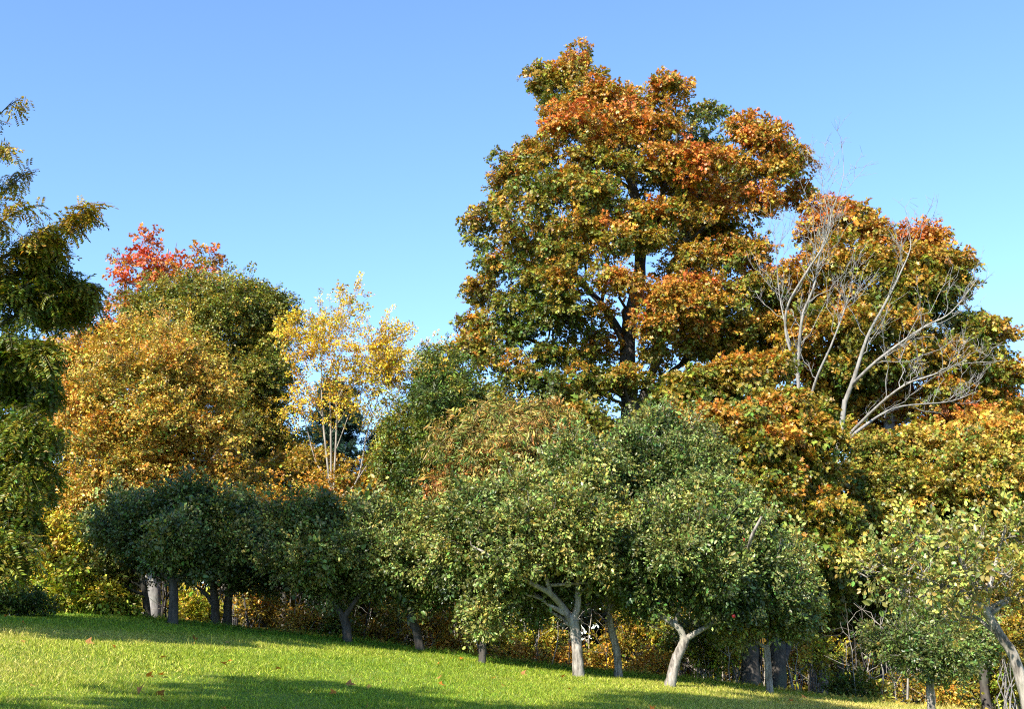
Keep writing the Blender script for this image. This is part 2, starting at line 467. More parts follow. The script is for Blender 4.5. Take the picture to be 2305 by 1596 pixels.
def crown(name, pos, nr, ax, c, size, kind, mat, parent, base):
    """one crown: real leafy sprigs set out at its twig ends"""
    n = len(pos)
    x = norm(ax); z = norm(nr - (nr * x).sum(1, keepdims=True) * x); y = np.cross(z, x)
    ey = -np.arcsin(np.clip(x[:, 2], -1, 1)); ez = np.arctan2(x[:, 1], x[:, 0]); ex = np.arctan2(y[:, 2], z[:, 2])
    me = bpy.data.meshes.new(name)
    me.vertices.add(n); me.vertices.foreach_set('co', (pos - base).astype(np.float32).ravel())
    a = me.attributes.new('turn', 'FLOAT_VECTOR', 'POINT'); a.data.foreach_set('vector', np.stack([ex, ey, ez], 1).astype(np.float32).ravel())
    a = me.attributes.new('size', 'FLOAT', 'POINT'); a.data.foreach_set('value', (size * np.exp(rng.normal(0, .2, n))).astype(np.float32))
    a = me.attributes.new('pick', 'INT', 'POINT'); a.data.foreach_set('value', rng.integers(0, 5, n).astype(np.int32))
    cc = np.ones((n, 4), np.float32); cc[:, :3] = c
    a = me.attributes.new('sprig_color', 'FLOAT_COLOR', 'POINT'); a.data.foreach_set('color', cc.ravel())
    me.materials.append(mat)
    o = link(bpy.data.objects.new(name, me), parent)
    md = o.modifiers.new('leafy_sprigs', 'NODES'); md.node_group = sprig_set(kind, mat)
    o['kind'] = 'stuff'
    NLEAF[0] += n
    return o
NLEAF = [0]
# ---------------------------------------------------------------- tree builder
SEED = [100]
def foliage(cl_c, cl_r, cl_h, n, palette, flat=0.62, droop=0.3, upw=0.55, shell=0.3, hvar=0.10, hnoise=0.16, top=0.14, under=0.6, spread=0.45):
    """sprig positions, normals, axes and colours for a set of clumps"""
    n = int(n)
    w = cl_r ** 2; w = w / w.sum()
    idx = rng.choice(len(cl_c), n, p=w)
    d = norm(rng.normal(size=(n, 3)))
    flip = (d[:, 2] < -0.15) & (rng.random(n) < under)
    d[flip, 2] *= -1
    r = cl_r[idx] * (shell + (1 - shell) * np.sqrt(rng.random(n))) * np.exp(np.clip(rng.normal(0, 0.18, n), -.4, .3))
    off = d * r[:, None]; off[:, 2] *= flat
    pos = cl_c[idx] + off
    nr = d * 0.55 + np.array((0, 0, upw)) + rng.normal(size=(n, 3)) * spread
    ax = d * 0.8 + rng.normal(size=(n, 3)) * 0.55 - np.array((0, 0, droop))
    SEED[0] += 1
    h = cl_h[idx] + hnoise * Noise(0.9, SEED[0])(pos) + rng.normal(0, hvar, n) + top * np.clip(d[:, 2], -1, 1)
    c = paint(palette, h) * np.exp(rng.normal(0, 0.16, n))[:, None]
    return pos, nr, ax, c

def clumps_in(lobes, D, rc, dens=1.0, depthf=1.0, grow=(1.12, 1.22)):
    hmid = float(np.mean([l[5] if len(l) > 5 else 0.4 for l in lobes]))
    C, Rr, H, own = [], [], [], []
    for k, lb in enumerate(lobes):
        vx, vy, rx, ry = lb[:4]
        dd = lb[4] if len(lb) > 4 else 0.0
        h = lb[5] if len(lb) > 5 else 0.4
        h = hmid + (h - hmid) * 0.62
        c = P(vx, vy, D + dd); s = S(D + dd)
        a, b = rx * s, ry * s
        e = 0.5 * (a + b) * depthf
        a *= grow[0]; b *= grow[1]
        n = max(3, int(dens * 1.5 * (a * b + a * e + b * e) / (3 * rc * rc) * 1.6))
        d = norm(rng.normal(size=(n, 3)))
        r = (0.35 + 0.65 * rng.random(n) ** 0.6)[:, None]
        q = c + d * r * np.array((max(a - rc * 0.75, 0.25 * a), max(e - rc * 0.6, 0.3 * e), max(b - rc * 0.45, 0.25 * b)))
        q = q + np.clip(rng.normal(size=(n, 3)), -1.4, 1.4) * rc * np.array((0.35, 0.35, 0.28))
        C.append(q); Rr.append(rc * np.exp(rng.normal(-0.05, 0.32, n))); H.append(h + rng.normal(0, 0.10, n)); own += [k] * n
    return np.vstack(C), np.concatenate(Rr), np.concatenate(H), np.array(own)

def fill_clumps(lobes, D, rc, k):
    """inner foliage bridging neighbouring lobes, deeper in the crown"""
    L = np.array([(l[0], l[1], l[2], l[3], l[4] if len(l) > 4 else 0.0, l[5] if len(l) > 5 else 0.4) for l in lobes])
    C, H = [], []
    for _ in range(k):
        i = rng.integers(0, len(L))
        dist = np.hypot(L[:, 0] - L[i, 0], (L[:, 1] - L[i, 1])) / (L[:, 2] + L[i, 2])
        near = [j for j in np.argsort(dist)[1:7] if dist[j] < 1.35]
        if not near: continue
        j = near[rng.integers(0, len(near))]
        f = rng.random()
        m = L[i] * (1 - f) + L[j] * f
        C.append(P(m[0], m[1] + rng.normal() * 6, D + m[4] + rng.uniform(-1.0, 2.6))); H.append(m[5] - 0.10)
    return np.array(C).reshape(-1, 3), np.array(H)

def thing(name, label, cat, loc, group=None):
    o = bpy.data.objects.new(name, None)
    o.empty_display_size = 0.3
    o.location = loc
    o['label'] = label; o['category'] = cat
    if group: o['group'] = group
    return link(o)

def tree(name, label, D, trunk, lobes, palette, n, size=0.4, kind='maple', rc=0.7, bark=None, group=None, dens=1.0, depthf=1.0, mat=None, hshift=0.0,
         droop=0.3, flat=0.62, limbs=6, limb_r=0.45, twigs=True, extra_limbs=(), cat='tree', base_ground=True, upw=0.55, shell=0.3, hvar=0.10, hnoise=0.16, top=0.14, under=0.6,
         twig_n=1, spread=0.45, trunks=(), fill=0.3, grow=(1.12, 1.22), shoots=0, shoot_len=0.7):
    bark = bark or M_DARK_BARK; mat = mat or M_LEAF
    def world_path(path):
        ctl = []
        for k, q in enumerate(path):
            dd = q[3] if len(q) > 3 else 0.0
            p = P(q[0], q[1], D + dd)
            ctl.append((*p, q[2]))
        return np.array(ctl)
    tp = world_path(trunk)
    if base_ground:
        tp[0, 2] = ground(tp[0, 0], tp[0, 1]) - 0.15
    base = np.array((tp[0, 0], tp[0, 1], float(ground(tp[0, 0], tp[0, 1]))))
    t = thing(name, label, cat, base, group)
    tc = curve_pts(tp, 8 + 5 * len(tp))
    flare = 1 + 0.6 * np.exp(-np.linspace(0, 1, len(tc)) * 24)
    tb = Tubes(); tb.add(tc[:, :3], tc[:, 3] * flare, 9, 0.05)
    tb.build('trunk', bark, t, base)
    skel = [tc]
    for path in trunks:
        q = world_path(path)
        q[0, 2] = ground(q[0, 0], q[0, 1]) - 0.15
        q = curve_pts(q, 8 + 5 * len(q)); skel.append(q)
        tb = Tubes(); tb.add(q[:, :3], q[:, 3], 8, 0.05); tb.build('trunk', bark, t, base)
    for path in extra_limbs:
        q = curve_pts(world_path(path), 6 + 5 * len(path)); skel.append(q)
        tb = Tubes(); tb.add(q[:, :3], q[:, 3], 7, 0.06); tb.build('limb', bark, t, base)
    sk = np.vstack(skel)
    if lobes:
        C, Rr, H, own = clumps_in(lobes, D, rc, dens, depthf, grow); H = H + hshift
        br = Tubes()
        order = sorted(range(len(lobes)), key=lambda k: -lobes[k][2] * lobes[k][3])
        for rank, k in enumerate(order):
            mine = np.where(own == k)[0]
            c = C[mine].mean(0)
            hd = np.hypot(sk[:, 0] - c[0], sk[:, 1] - c[1])
            cost = np.linalg.norm(sk[:, :3] - c, axis=1) + 2.5 * np.maximum(0, sk[:, 2] - (c[2] - 0.45 * hd))
            a = sk[int(np.argmin(cost))]
            p = wiggle(a[:3], c, 8, 0.025, 0.05)
            L = np.linalg.norm(c - a[:3])
            r0 = min(a[3] * 0.62, 0.02 + 0.014 * L + limb_r * 0.05)
            rad = np.linspace(r0, max(0.3 * r0, 0.010), 8)
            if rank < limbs:
                tb = Tubes(); tb.add(p, rad, 6, 0.05); tb.build('limb', bark, t, base)
            else:
                br.add(p, rad, 5)
            sub = np.hstack([p[3:], rad[3:, None]])
            for m in mine:
                s = sub[int(np.argmin(np.linalg.norm(sub[:, :3] - C[m], axis=1) + 1.5 * np.maximum(0, sub[:, 2] - C[m][2] + 0.1)))]
                q = wiggle(s[:3], C[m], 4, 0.05, 0.05)
                br.add(q, np.linspace(min(s[3] * 0.6, 0.035), 0.007, 4), 4)
                if twigs:
                    for _ in range(twig_n):
                        e = C[m] + norm(rng.normal(size=3) + [0, 0, 0.6]) * Rr[m] * rng.uniform(0.7, 1.1)
                        br.add(wiggle(q[1 + rng.integers(0, 3)], e, 3, 0.05), np.linspace(0.011, 0.004, 3), 3)
        sp, sx, sh = [], [], []
        mid = C.mean(0)
        for _ in range(shoots):
            m = rng.integers(0, len(C))
            out = norm(C[m] - mid)
            if out[2] < -0.35: continue
            dr = norm(out * 0.8 + np.array((0, 0, 0.75)) + rng.normal(size=3) * 0.45)
            a0 = C[m] + dr * Rr[m] * 0.3; ln = shoot_len * rng.uniform(0.5, 1.3)
            q = wiggle(a0, a0 + dr * ln, 4, 0.03, -0.03)
            br.add(q, np.linspace(0.008, 0.003, 4), 3)
            kk = max(2, int(ln / size * 1.6))
            for u in rng.random(kk):
                sp.append(a0 + (q[-1] - a0) * u); sx.append(dr + rng.normal(size=3) * 0.5); sh.append(H[m] + rng.normal(0, hvar) + 0.04)
        b = br.build('branches', bark, t, base)
        if b: b['kind'] = 'stuff'
        fk = dict(flat=flat, droop=droop, upw=upw, shell=shell, hvar=hvar, hnoise=hnoise, top=top, under=under, spread=spread)
        pos, nr, ax, c = foliage(C, Rr, H, n, palette, **fk)
        if fill > 0:
            C2, H2 = fill_clumps(lobes, D, rc, max(6, int(len(C) * 0.7))); H2 = H2 + hshift
            if len(C2):
                fk.update(flat=0.85, shell=0.0, top=0.06, under=0.2)
                p2, n2, a2, c2 = foliage(C2, np.full(len(C2), rc * 1.1), H2, n * fill, palette, **fk)
                pos = np.vstack([pos, p2]); nr = np.vstack([nr, n2]); ax = np.vstack([ax, a2]); c = np.vstack([c, c2])
        if sp:
            m = len(sp)
            pos = np.vstack([pos, sp]); ax = np.vstack([ax, sx]); nr = np.vstack([nr, rng.normal(size=(m, 3)) * .6 + [0, 0, .5]])
            c = np.vstack([c, paint(palette, np.array(sh)) * np.exp(rng.normal(0, .2, m))[:, None]])
        crown('crown', pos, nr, ax, c, size, kind, mat, t, base)
    return t

# ================================================================ trees of the wood, from the back forwards
# --- dark pines in the gap behind the yellow tree
def pine(label, D, vx, vtop, vbase, rpx, n):
    top = P(vx, vtop, D); b = P(vx, vbase, D)
    gz = float(ground(b[0], b[1])); base = np.array((b[0], b[1], gz))
    t = thing('pine_tree', label, 'pine tree', base, 'pines behind the yellow tree')
    tb = Tubes(); tb.add(wiggle(np.array((b[0], b[1], gz - 0.2)), top, 14, 0.004), np.linspace(0.28, 0.02, 14), 8); tb.build('trunk', M_DARK_BARK, t, base)
    Hh = top[2] - gz
    br = Tubes(); C, Rr = [], []
    zz = gz + Hh * 0.25
    while zz < top[2] - 0.3:
        f = (top[2] - zz) / (Hh * 0.75)
        L0 = rpx * S(D) * (0.12 + 0.88 * f ** 0.8)
        for k in range(5):
            a = rng.uniform(0, 6.28); L = L0 * rng.uniform(0.6, 1.12)
            p0 = np.array((b[0], b[1], zz)); e = p0 + np.array((math.cos(a) * L, math.sin(a) * L, L * rng.uniform(-0.05, 0.25)))
            br.add(wiggle(p0, e, 5, 0.03, -0.04), np.linspace(0.05, 0.012, 5), 4)
            for u in np.linspace(0.4, 1.0, 5):
                C.append(p0 + (e - p0) * u + rng.normal(size=3) * 0.15); Rr.append(0.34 + 0.22 * (1 - u) * L / 3)
        zz += Hh * 0.05 * rng.uniform(0.8, 1.2)
    o = br.build('branches', M_DARK_BARK, t, base); o['kind'] = 'stuff'
    C = np.array(C); Rr = np.array(Rr)
    pos, nr, ax, c = foliage(C, Rr, np.full(len(C), 0.4), n / 11, 'pine', flat=0.45, upw=0.2, droop=-.3)
    crown('crown', pos, nr, ax, c, 0.5, 'needle', M_NEEDLE, t, base)
pine('dark pine standing directly behind the yellow sparse tree, taller of two', 62, 738, 850, 1500, 125, 42000)
pine('smaller dark pine at right of the yellow tree behind its thin branches', 64, 850, 960, 1500, 85, 22000)

# --- red topped maple at the left
tree('red_maple', 'maple with bright red top leaves and bare upper twigs, far left', 48,
     [(330, 1480, 0.28), (335, 1100, 0.22), (350, 800, 0.16), (370, 650, 0.09), (378, 560, 0.03)],
     [(335, 550, 26, 18, 0, .85), (300, 590, 45, 24, 0, .75), (365, 595, 24, 15, -1, .8), (262, 640, 48, 24, 0, .75), (345, 630, 50, 20, 0, .7), (470, 582, 28, 16, 1, .85), (440, 615, 36, 18, 1, .8), (285, 690, 65, 24, 0, .6),
      (480, 610, 20, 10, 1, .85), (235, 740, 45, 30, -1, .45), (180, 770, 70, 40, -1, .22), (130, 790, 55, 40, -1, .15), (120, 850, 50, 50, -1, .12), (200, 850, 60, 50, 0, .2), (300, 760, 60, 40, 1, .4)],
     'red', 750, size=0.36, kind='maple', rc=0.42, hshift=-0.3, grow=(1.15, 0.85), dens=0.8, flat=0.5, limbs=6, bark=M_GREY_BARK, twig_n=3, fill=0.02,
     extra_limbs=[[(372, 640, 0.05), (360, 590, 0.035), (340, 545, 0.015), (335, 530, 0.006)], [(374, 620, 0.05), (390, 580, 0.03), (398, 545, 0.008)], [(372, 640, 0.05), (420, 590, 0.025), (445, 562, 0.008)], [(366, 660, 0.05), (440, 620, 0.035), (490, 575, 0.008)]])

# --- olive tree behind the golden one
tree('olive_tree', 'tall olive green tree just left of the yellow tree, fine brown tinted leaves', 45,
     [(520, 1490, 0.26), (520, 1100, 0.2), (500, 850, 0.12), (470, 650, 0.03)],
     [(440, 650, 60, 35, 0, .35), (520, 665, 45, 35, 0, .3), (585, 690, 40, 32, 0, .22), (380, 700, 60, 40, 0, .4), (470, 730, 80, 45, -1, .4), (560, 760, 65, 50, 0, .25), (605, 760, 32, 50, 0, .2), (600, 850, 42, 60, 0, .3),
      (540, 860, 70, 60, -1, .35), (460, 830, 70, 60, -1, .45), (600, 950, 50, 60, 0, .4), (540, 960, 60, 60, -1, .5), (640, 1020, 45, 50, 0, .55), (330, 720, 45, 30, 0, .45), (622, 705, 14, 22, 0, .2), (580, 1060, 60, 50, 0, .5)],
     'olive', 7000, size=0.36, kind='small', rc=0.6, fill=0.4, grow=(1.2, 1.3), shoots=260, flat=0.8, limbs=6, bark=M_GREY_BARK, hvar=0.16, dens=1.1)

# --- golden tree, left
tree('golden_tree', 'broad golden orange tree filling the left, behind the dark apple trees', 37,
     [(345, 1470, 0.22), (350, 1150, 0.18), (360, 950, 0.12), (370, 760, 0.03)],
     [(340, 760, 70, 45, 0, .45), (270, 790, 70, 50, 0, .5), (410, 790, 65, 50, -1, .5), (190, 830, 70, 50, 0, .6), (130, 900, 55, 60, 0, .55), (330, 850, 90, 55, -2, .5), (440, 880, 75, 60, -1, .55), (230, 910, 90, 55, -2, .55),
      (150, 1000, 65, 60, -1, .5), (340, 950, 90, 55, -2.5, .48), (470, 980, 75, 55, -1, .5), (250, 1010, 90, 55, -2.5, .5), (380, 1040, 90, 50, -2, .5), (510, 1060, 70, 45, 0, .4), (150, 1090, 65, 50, -1, .45), (250, 1100, 80, 45, -2, .5),
      (350, 1115, 90, 40, -2, .58), (460, 1100, 70, 35, -1.5, .55), (190, 1160, 70, 45, -1, .5), (110, 1190, 50, 50, 0, .4), (540, 1130, 60, 40, 0, .4), (280, 1180, 80, 40, 0, .45), (400, 1190, 90, 50, 0, .3), (520, 1200, 80, 50, 0, .3)],
     'gold', 10500, top=0.12, size=0.33, kind='small', rc=0.5, fill=0.35, grow=(1.25, 1.35), shoots=330, flat=0.66, limbs=7, bark=M_GREY_BARK, hvar=0.17, dens=1.05)

# --- brown understorey tree below the yellow one
tree('golden_brown_tree', 'low golden brown leafy tree under the pale stems of the yellow tree', 41,
     [(700, 1480, 0.16), (705, 1250, 0.11), (720, 1100, 0.03)],
     [(660, 1080, 60, 40, 0, .5), (740, 1110, 70, 40, 0, .45), (820, 1120, 60, 45, 0, .5), (640, 1150, 60, 45, 0, .35), (720, 1180, 80, 45, -1, .4), (820, 1190, 80, 45, -1, .45), (890, 1100, 55, 50, -1, .6), (900, 1190, 60, 50, -1, .55),
      (690, 1030, 50, 35, 1, .6), (620, 1220, 70, 50, 0, .2), (700, 1250, 80, 50, 0, .2), (800, 1260, 80, 50, 0, .2), (880, 1270, 70, 50, 0, .2)],
     'brown', 4200, hshift=-0.05, size=0.3, kind='maple', rc=0.5, grow=(1.3, 1.4), flat=0.5, limbs=4, hvar=0.14)

# --- sparse yellow tree with pale stems
tree('yellow_tree', 'sparse bright yellow tree with several thin pale upright stems', 40,
     [(748, 1480, 0.0625), (745, 1200, 0.0491), (742, 1100, 0.0379), (728, 960, 0.0312), (723, 860, 0.0201), (728, 740, 0.0067)],
     [(728, 750, 26, 45, 0, .5), (768, 745, 24, 50, 1, .5), (682, 775, 28, 28, 0, .55), (715, 820, 34, 45, -1, .5), (765, 825, 30, 50, 0, .5), (805, 800, 22, 40, 0, .45), (835, 800, 14, 40, 1, .5), (862, 800, 16, 38, 0, .45), (908, 850, 14, 40, 0, .5),
      (700, 890, 40, 35, 0, .45), (760, 905, 36, 40, -1, .45), (815, 880, 28, 45, 0, .45), (860, 880, 20, 40, 1, .5), (664, 900, 26, 45, 0, .45)],
     'yellow', 750, size=0.3, kind='small', rc=0.55, shoots=260, shoot_len=1.1, twig_n=3, flat=1.3, limbs=4, bark=M_STEM, shell=0.05, under=0.2, dens=0.7, fill=0,
     extra_limbs=[[(745, 1120, 0.0357), (744, 960, 0.0312), (742, 860, 0.0223), (752, 800, 0.0134), (760, 720, 0.0053)], [(750, 1110, 0.0357), (757, 960, 0.0312), (757, 860, 0.0223), (770, 790, 0.0134), (772, 700, 0.0045)],
                  [(752, 1130, 0.0357), (803, 1082, 0.0268), (826, 973, 0.0223), (849, 895, 0.0156), (858, 780, 0.0045)], [(738, 1080, 0.0312), (709, 1035, 0.0223), (686, 945, 0.0156), (662, 860, 0.0089), (655, 800, 0.0036)],
                  [(757, 1010, 0.0201), (790, 920, 0.0134), (812, 860, 0.0081), (820, 780, 0.0031)], [(826, 990, 0.0179), (870, 920, 0.0089), (905, 860, 0.0053), (912, 800, 0.0022)], [(742, 980, 0.0179), (775, 930, 0.0098), (800, 890, 0.0045)], [(726, 940, 0.0179), (690, 870, 0.0098), (680, 790, 0.0036)],
                  [(803, 1082, 0.0179), (850, 1010, 0.0112), (885, 950, 0.0053), (900, 900, 0.0027)]])

# --- green ash right of the yellow tree
tree('green_ash_tree', 'dark green tree with a few orange sprays, left of the giant maple', 38,
     [(960, 1480, 0.2), (965, 1200, 0.16), (980, 1000, 0.1), (1000, 860, 0.03)],
     [(1010, 860, 55, 40, 0, .3), (960, 890, 45, 35, 0, .12), (1050, 900, 55, 50, 0, .15), (1000, 930, 60, 45, -1, .12), (920, 960, 40, 50, 0, .25), (960, 1010, 65, 50, -1, .15), (1040, 990, 60, 55, -1, .2), (900, 1050, 50, 50, 0, .5),
      (970, 1090, 65, 50, -1, .25), (1050, 1080, 60, 50, -1, .3), (900, 1130, 60, 50, -1, .55), (980, 1170, 70, 50, -1.5, .35), (1060, 1170, 60, 50, -1, .4), (1110, 920, 40, 50, 1, .15), (985, 840, 40, 22, 1, .55), (920, 1210, 70, 45, -1, .45), (1010, 1240, 70, 45, -1, .4)],
     'ash', 5200, hshift=0.12, size=0.36, kind='ash', rc=0.5, grow=(1.2, 1.35), shoots=160, fill=0.3, limbs=5, hvar=0.13, hnoise=0.22)

# --- the giant maple
tree('giant_maple', 'tallest maple, huge orange and green crown rising above everything else', 45,
     [(1400, 1500, 0.46), (1408, 1200, 0.40), (1418, 950, 0.36), (1412, 760, 0.30), (1440, 600, 0.24), (1428, 430, 0.16), (1360, 260, 0.08), (1300, 140, 0.02)],
     [(1292, 140, 50, 34, 0, .78), (1318, 175, 45, 30, 0, .68), (1238, 190, 30, 38, 0, .5), (1258, 240, 45, 40, 0, .3), (1380, 215, 65, 32, -1, .5), (1450, 215, 50, 28, 0, .55), (1520, 215, 55, 36, -1, .68), (1290, 262, 65, 36, -2, .65), (1400, 275, 70, 34, -2, .55), (1500, 285, 60, 32, -2, .6), (1590, 290, 42, 50, 2, .15),
      (1690, 290, 70, 30, -1, .72), (1730, 330, 55, 34, -1, .7), (1240, 330, 60, 40, -1, .5), (1330, 340, 60, 34, -2, .48), (1180, 350, 45, 34, 0, .45), (1400, 360, 45, 30, -2, .5), (1510, 370, 60, 34, -2, .6), (1600, 380, 70, 36, -2, .7), (1720, 390, 75, 36, -1, .7), (1780, 360, 30, 26, 0, .7), (1790, 445, 36, 28, 1, .6), (1690, 440, 70, 34, -1, .68),
      (1130, 390, 50, 40, 0, .55), (1200, 420, 55, 34, -1, .3), (1280, 420, 55, 34, -2, .5), (1360, 430, 50, 30, -2.5, .4), (1130, 450, 48, 38, -1, .5), (1230, 480, 62, 36, -2, .45), (1330, 500, 60, 34, -3, .66), (1420, 490, 50, 30, -2, .45), (1510, 480, 55, 34, -2, .55), (1600, 480, 60, 36, -1, .65), (1090, 520, 40, 40, 0, .45),
      (1160, 540, 60, 40, -2, .42), (1260, 560, 60, 34, -2.5, .45), (1370, 560, 58, 32, -3, .6), (1460, 540, 36, 26, -2, .4), (1540, 540, 40, 30, 0, .35), (1100, 590, 40, 32, -1, .28), (1190, 610, 55, 34, -2, .52), (1280, 625, 60, 28, -3, .62), (1390, 632, 36, 30, -3, .68), (1090, 645, 55, 34, 0, .55), (1180, 680, 50, 32, -1, .35),
      (1270, 700, 55, 34, -2, .18), (1350, 690, 40, 30, -2, .3), (1080, 740, 50, 36, 0, .6), (1160, 750, 60, 40, -1, .22), (1250, 780, 65, 44, -1, .12), (1340, 770, 50, 44, 0, .1), (1070, 790, 40, 34, -1, .55), (1140, 840, 60, 42, -2, .2), (1230, 860, 70, 44, -2, .16), (1330, 860, 60, 44, -1, .12), (1150, 900, 60, 36, -1, .18), (1260, 930, 70, 36, -1, .14),
      (1400, 870, 36, 34, -2, .3), (1470, 700, 45, 30, -3, .62), (1540, 680, 60, 30, -3, .66), (1560, 600, 60, 40, -2, .26), (1640, 580, 60, 40, -1, .35), (1620, 650, 60, 36, -2, .45), (1690, 660, 60, 40, -1, .42), (1480, 755, 40, 30, -3, .64), (1580, 730, 60, 34, -2, .5), (1680, 740, 60, 36, -1, .5), (1760, 720, 50, 40, 0, .5), (1780, 780, 50, 36, 0, .5), (1700, 570, 50, 34, 0, .45),
      (1560, 440, 60, 34, 1, .3), (1480, 420, 50, 40, 1, .15), (1340, 280, 80, 60, 2, .15), (1250, 560, 90, 60, 2, .12), (1400, 300, 70, 60, 2.5, .15), (1300, 420, 90, 60, 2, .12), (1650, 400, 70, 50, 1.5, .25), (1520, 330, 50, 40, 2, .12), (1600, 520, 60, 44, 1, .3), (1600, 795, 60, 28, -1, .3), (1700, 800, 60, 34, 0, .4), (1510, 630, 45, 34, -1, .3), (1740, 650, 60, 50, 0, .45), (1800, 700, 50, 46, .5, .5), (1820, 840, 60, 46, .5, .35), (1470, 830, 40, 34, -1, .25), (1560, 760, 60, 40, 1, .3)],
     'maple', 17500, size=0.31, kind='maple', rc=0.5, grow=(1.25, 1.5), fill=0.24, flat=0.5, dens=0.6, hshift=-0.03, hnoise=0.15, top=0.2, limbs=16, limb_r=0.8, hvar=0.12,
     extra_limbs=[[(1420, 960, 0.2), (1480, 800, 0.16), (1500, 640, 0.12), (1530, 560, 0.09), (1600, 440, 0.05), (1680, 340, 0.02)], [(1412, 780, 0.18), (1350, 680, 0.13), (1260, 600, 0.08), (1150, 520, 0.03)],
                  [(1440, 590, 0.16), (1480, 470, 0.11), (1520, 330, 0.06), (1520, 230, 0.02)], [(1415, 900, 0.18), (1320, 820, 0.11), (1180, 760, 0.06), (1090, 720, 0.02)], [(1418, 940, 0.16), (1520, 830, 0.11), (1640, 760, 0.07), (1740, 720, 0.02)]])

# --- rounded maple behind at the right
tree('round_maple', 'rounded maple with red orange top behind the bare tree, right', 44,
     [(2010, 1520, 0.32), (2005, 1150, 0.26), (2000, 900, 0.18), (1990, 700, 0.09), (1980, 580, 0.02)],
     [(1880, 480, 65, 32, 0, .72), (1850, 520, 55, 32, 0, .68), (1930, 510, 40, 36, 1, .45), (1990, 535, 60, 28, 0, .75), (2060, 540, 60, 28, 0, .78), (2120, 580, 50, 34, 0, .72), (1960, 590, 60, 34, -1, .35), (2040, 600, 65, 34, -1, .55), (1880, 590, 60, 40, -1, .5), (2140, 640, 42, 40, 0, .5), (2090, 660, 55, 34, -1, .45), (1990, 660, 60, 36, -2, .45),
      (1900, 670, 60, 40, -1, .45), (1820, 640, 50, 40, 0, .5), (1850, 740, 60, 40, -1, .5), (1940, 750, 60, 40, -2, .42), (2040, 740, 60, 40, -2, .4), (2130, 730, 46, 40, 0, .2), (2190, 745, 46, 40, 0, .25), (2220, 800, 40, 40, 0, .3), (2150, 810, 60, 36, -1, .3), (2060, 820, 65, 36, -2, .35), (1960, 830, 65, 40, -1, .4), (2230, 850, 34, 24, 0, .3),
      (2120, 890, 65, 34, -1, .42), (2210, 900, 55, 34, 0, .42), (2265, 925, 36, 24, 0, .42), (2030, 910, 60, 40, 0, .4), (1940, 920, 60, 40, 0, .4), (2190, 960, 70, 34, -1, .45), (2080, 970, 70, 36, -1, .42), (1960, 990, 70, 45, 1, .3), (1880, 860, 70, 50, 1, .35), (1860, 950, 70, 50, 1, .25), (1900, 780, 60, 45, 1, .4), (2000, 880, 70, 50, 1.5, .3), (2090, 800, 70, 50, 1.5, .3)],
     'maple', 9500, top=0.18, size=0.34, kind='maple', rc=0.54, grow=(1.25, 1.5), fill=0.25, flat=0.5, dens=0.62, hshift=0.02, hnoise=0.17, limbs=8, bark=M_GREY_BARK, )

# --- leafy trees forming the right background under it
tree('yellow_olive_tree', 'yellow olive leafy tree reaching the right edge above the near apple tree', 36,
     [(2210, 1540, 0.2), (2210, 1250, 0.15), (2215, 1020, 0.03)],
     [(2180, 1000, 70, 40, 0, .5), (2260, 1020, 60, 45, 0, .5), (2110, 1030, 65, 45, 0, .45), (2200, 1080, 75, 50, -1, .5), (2280, 1110, 60, 50, -1, .55), (2100, 1110, 70, 50, 0, .45), (2180, 1170, 80, 50, 0, .4), (2270, 1200, 70, 50, 0, .4), (2330, 1050, 60, 60, 0, .5), (2340, 1180, 70, 70, 0, .5), (2200, 1260, 80, 50, 0, .35), (2290, 1290, 80, 50, 0, .35), (2250, 970, 40, 25, 0, .55)],
     'gold', 4600, hshift=-0.1, size=0.3, kind='maple', rc=0.55, grow=(1.25, 1.4), flat=0.5, limbs=4, hvar=0.12, top=0.1)
tree('dark_green_tree', 'yellow green tree below the bare tree, shaded and dark in its lower half', 37,
     [(1990, 1540, 0.22), (1990, 1250, 0.17), (1985, 1040, 0.03)],
     [(1970, 1010, 60, 40, 0, .35), (2040, 1030, 60, 40, 0, .4), (1930, 1080, 60, 45, 0, .35), (2020, 1100, 75, 50, -1, .4), (1960, 1170, 80, 50, -1, .3), (2060, 1180, 75, 50, -1, .35), (1920, 1250, 80, 60, 0, .15), (2020, 1270, 85, 60, 0, .2), (2110, 1280, 80, 60, 0, .25), (1900, 1340, 80, 60, 0, .1), (1990, 1370, 80, 60, 0, .12), (2090, 1370, 80, 60, 0, .15)],
     'gold', 4600, hshift=-0.05, size=0.3, kind='maple', rc=0.55, grow=(1.25, 1.4), flat=0.55, limbs=4, hvar=0.12)

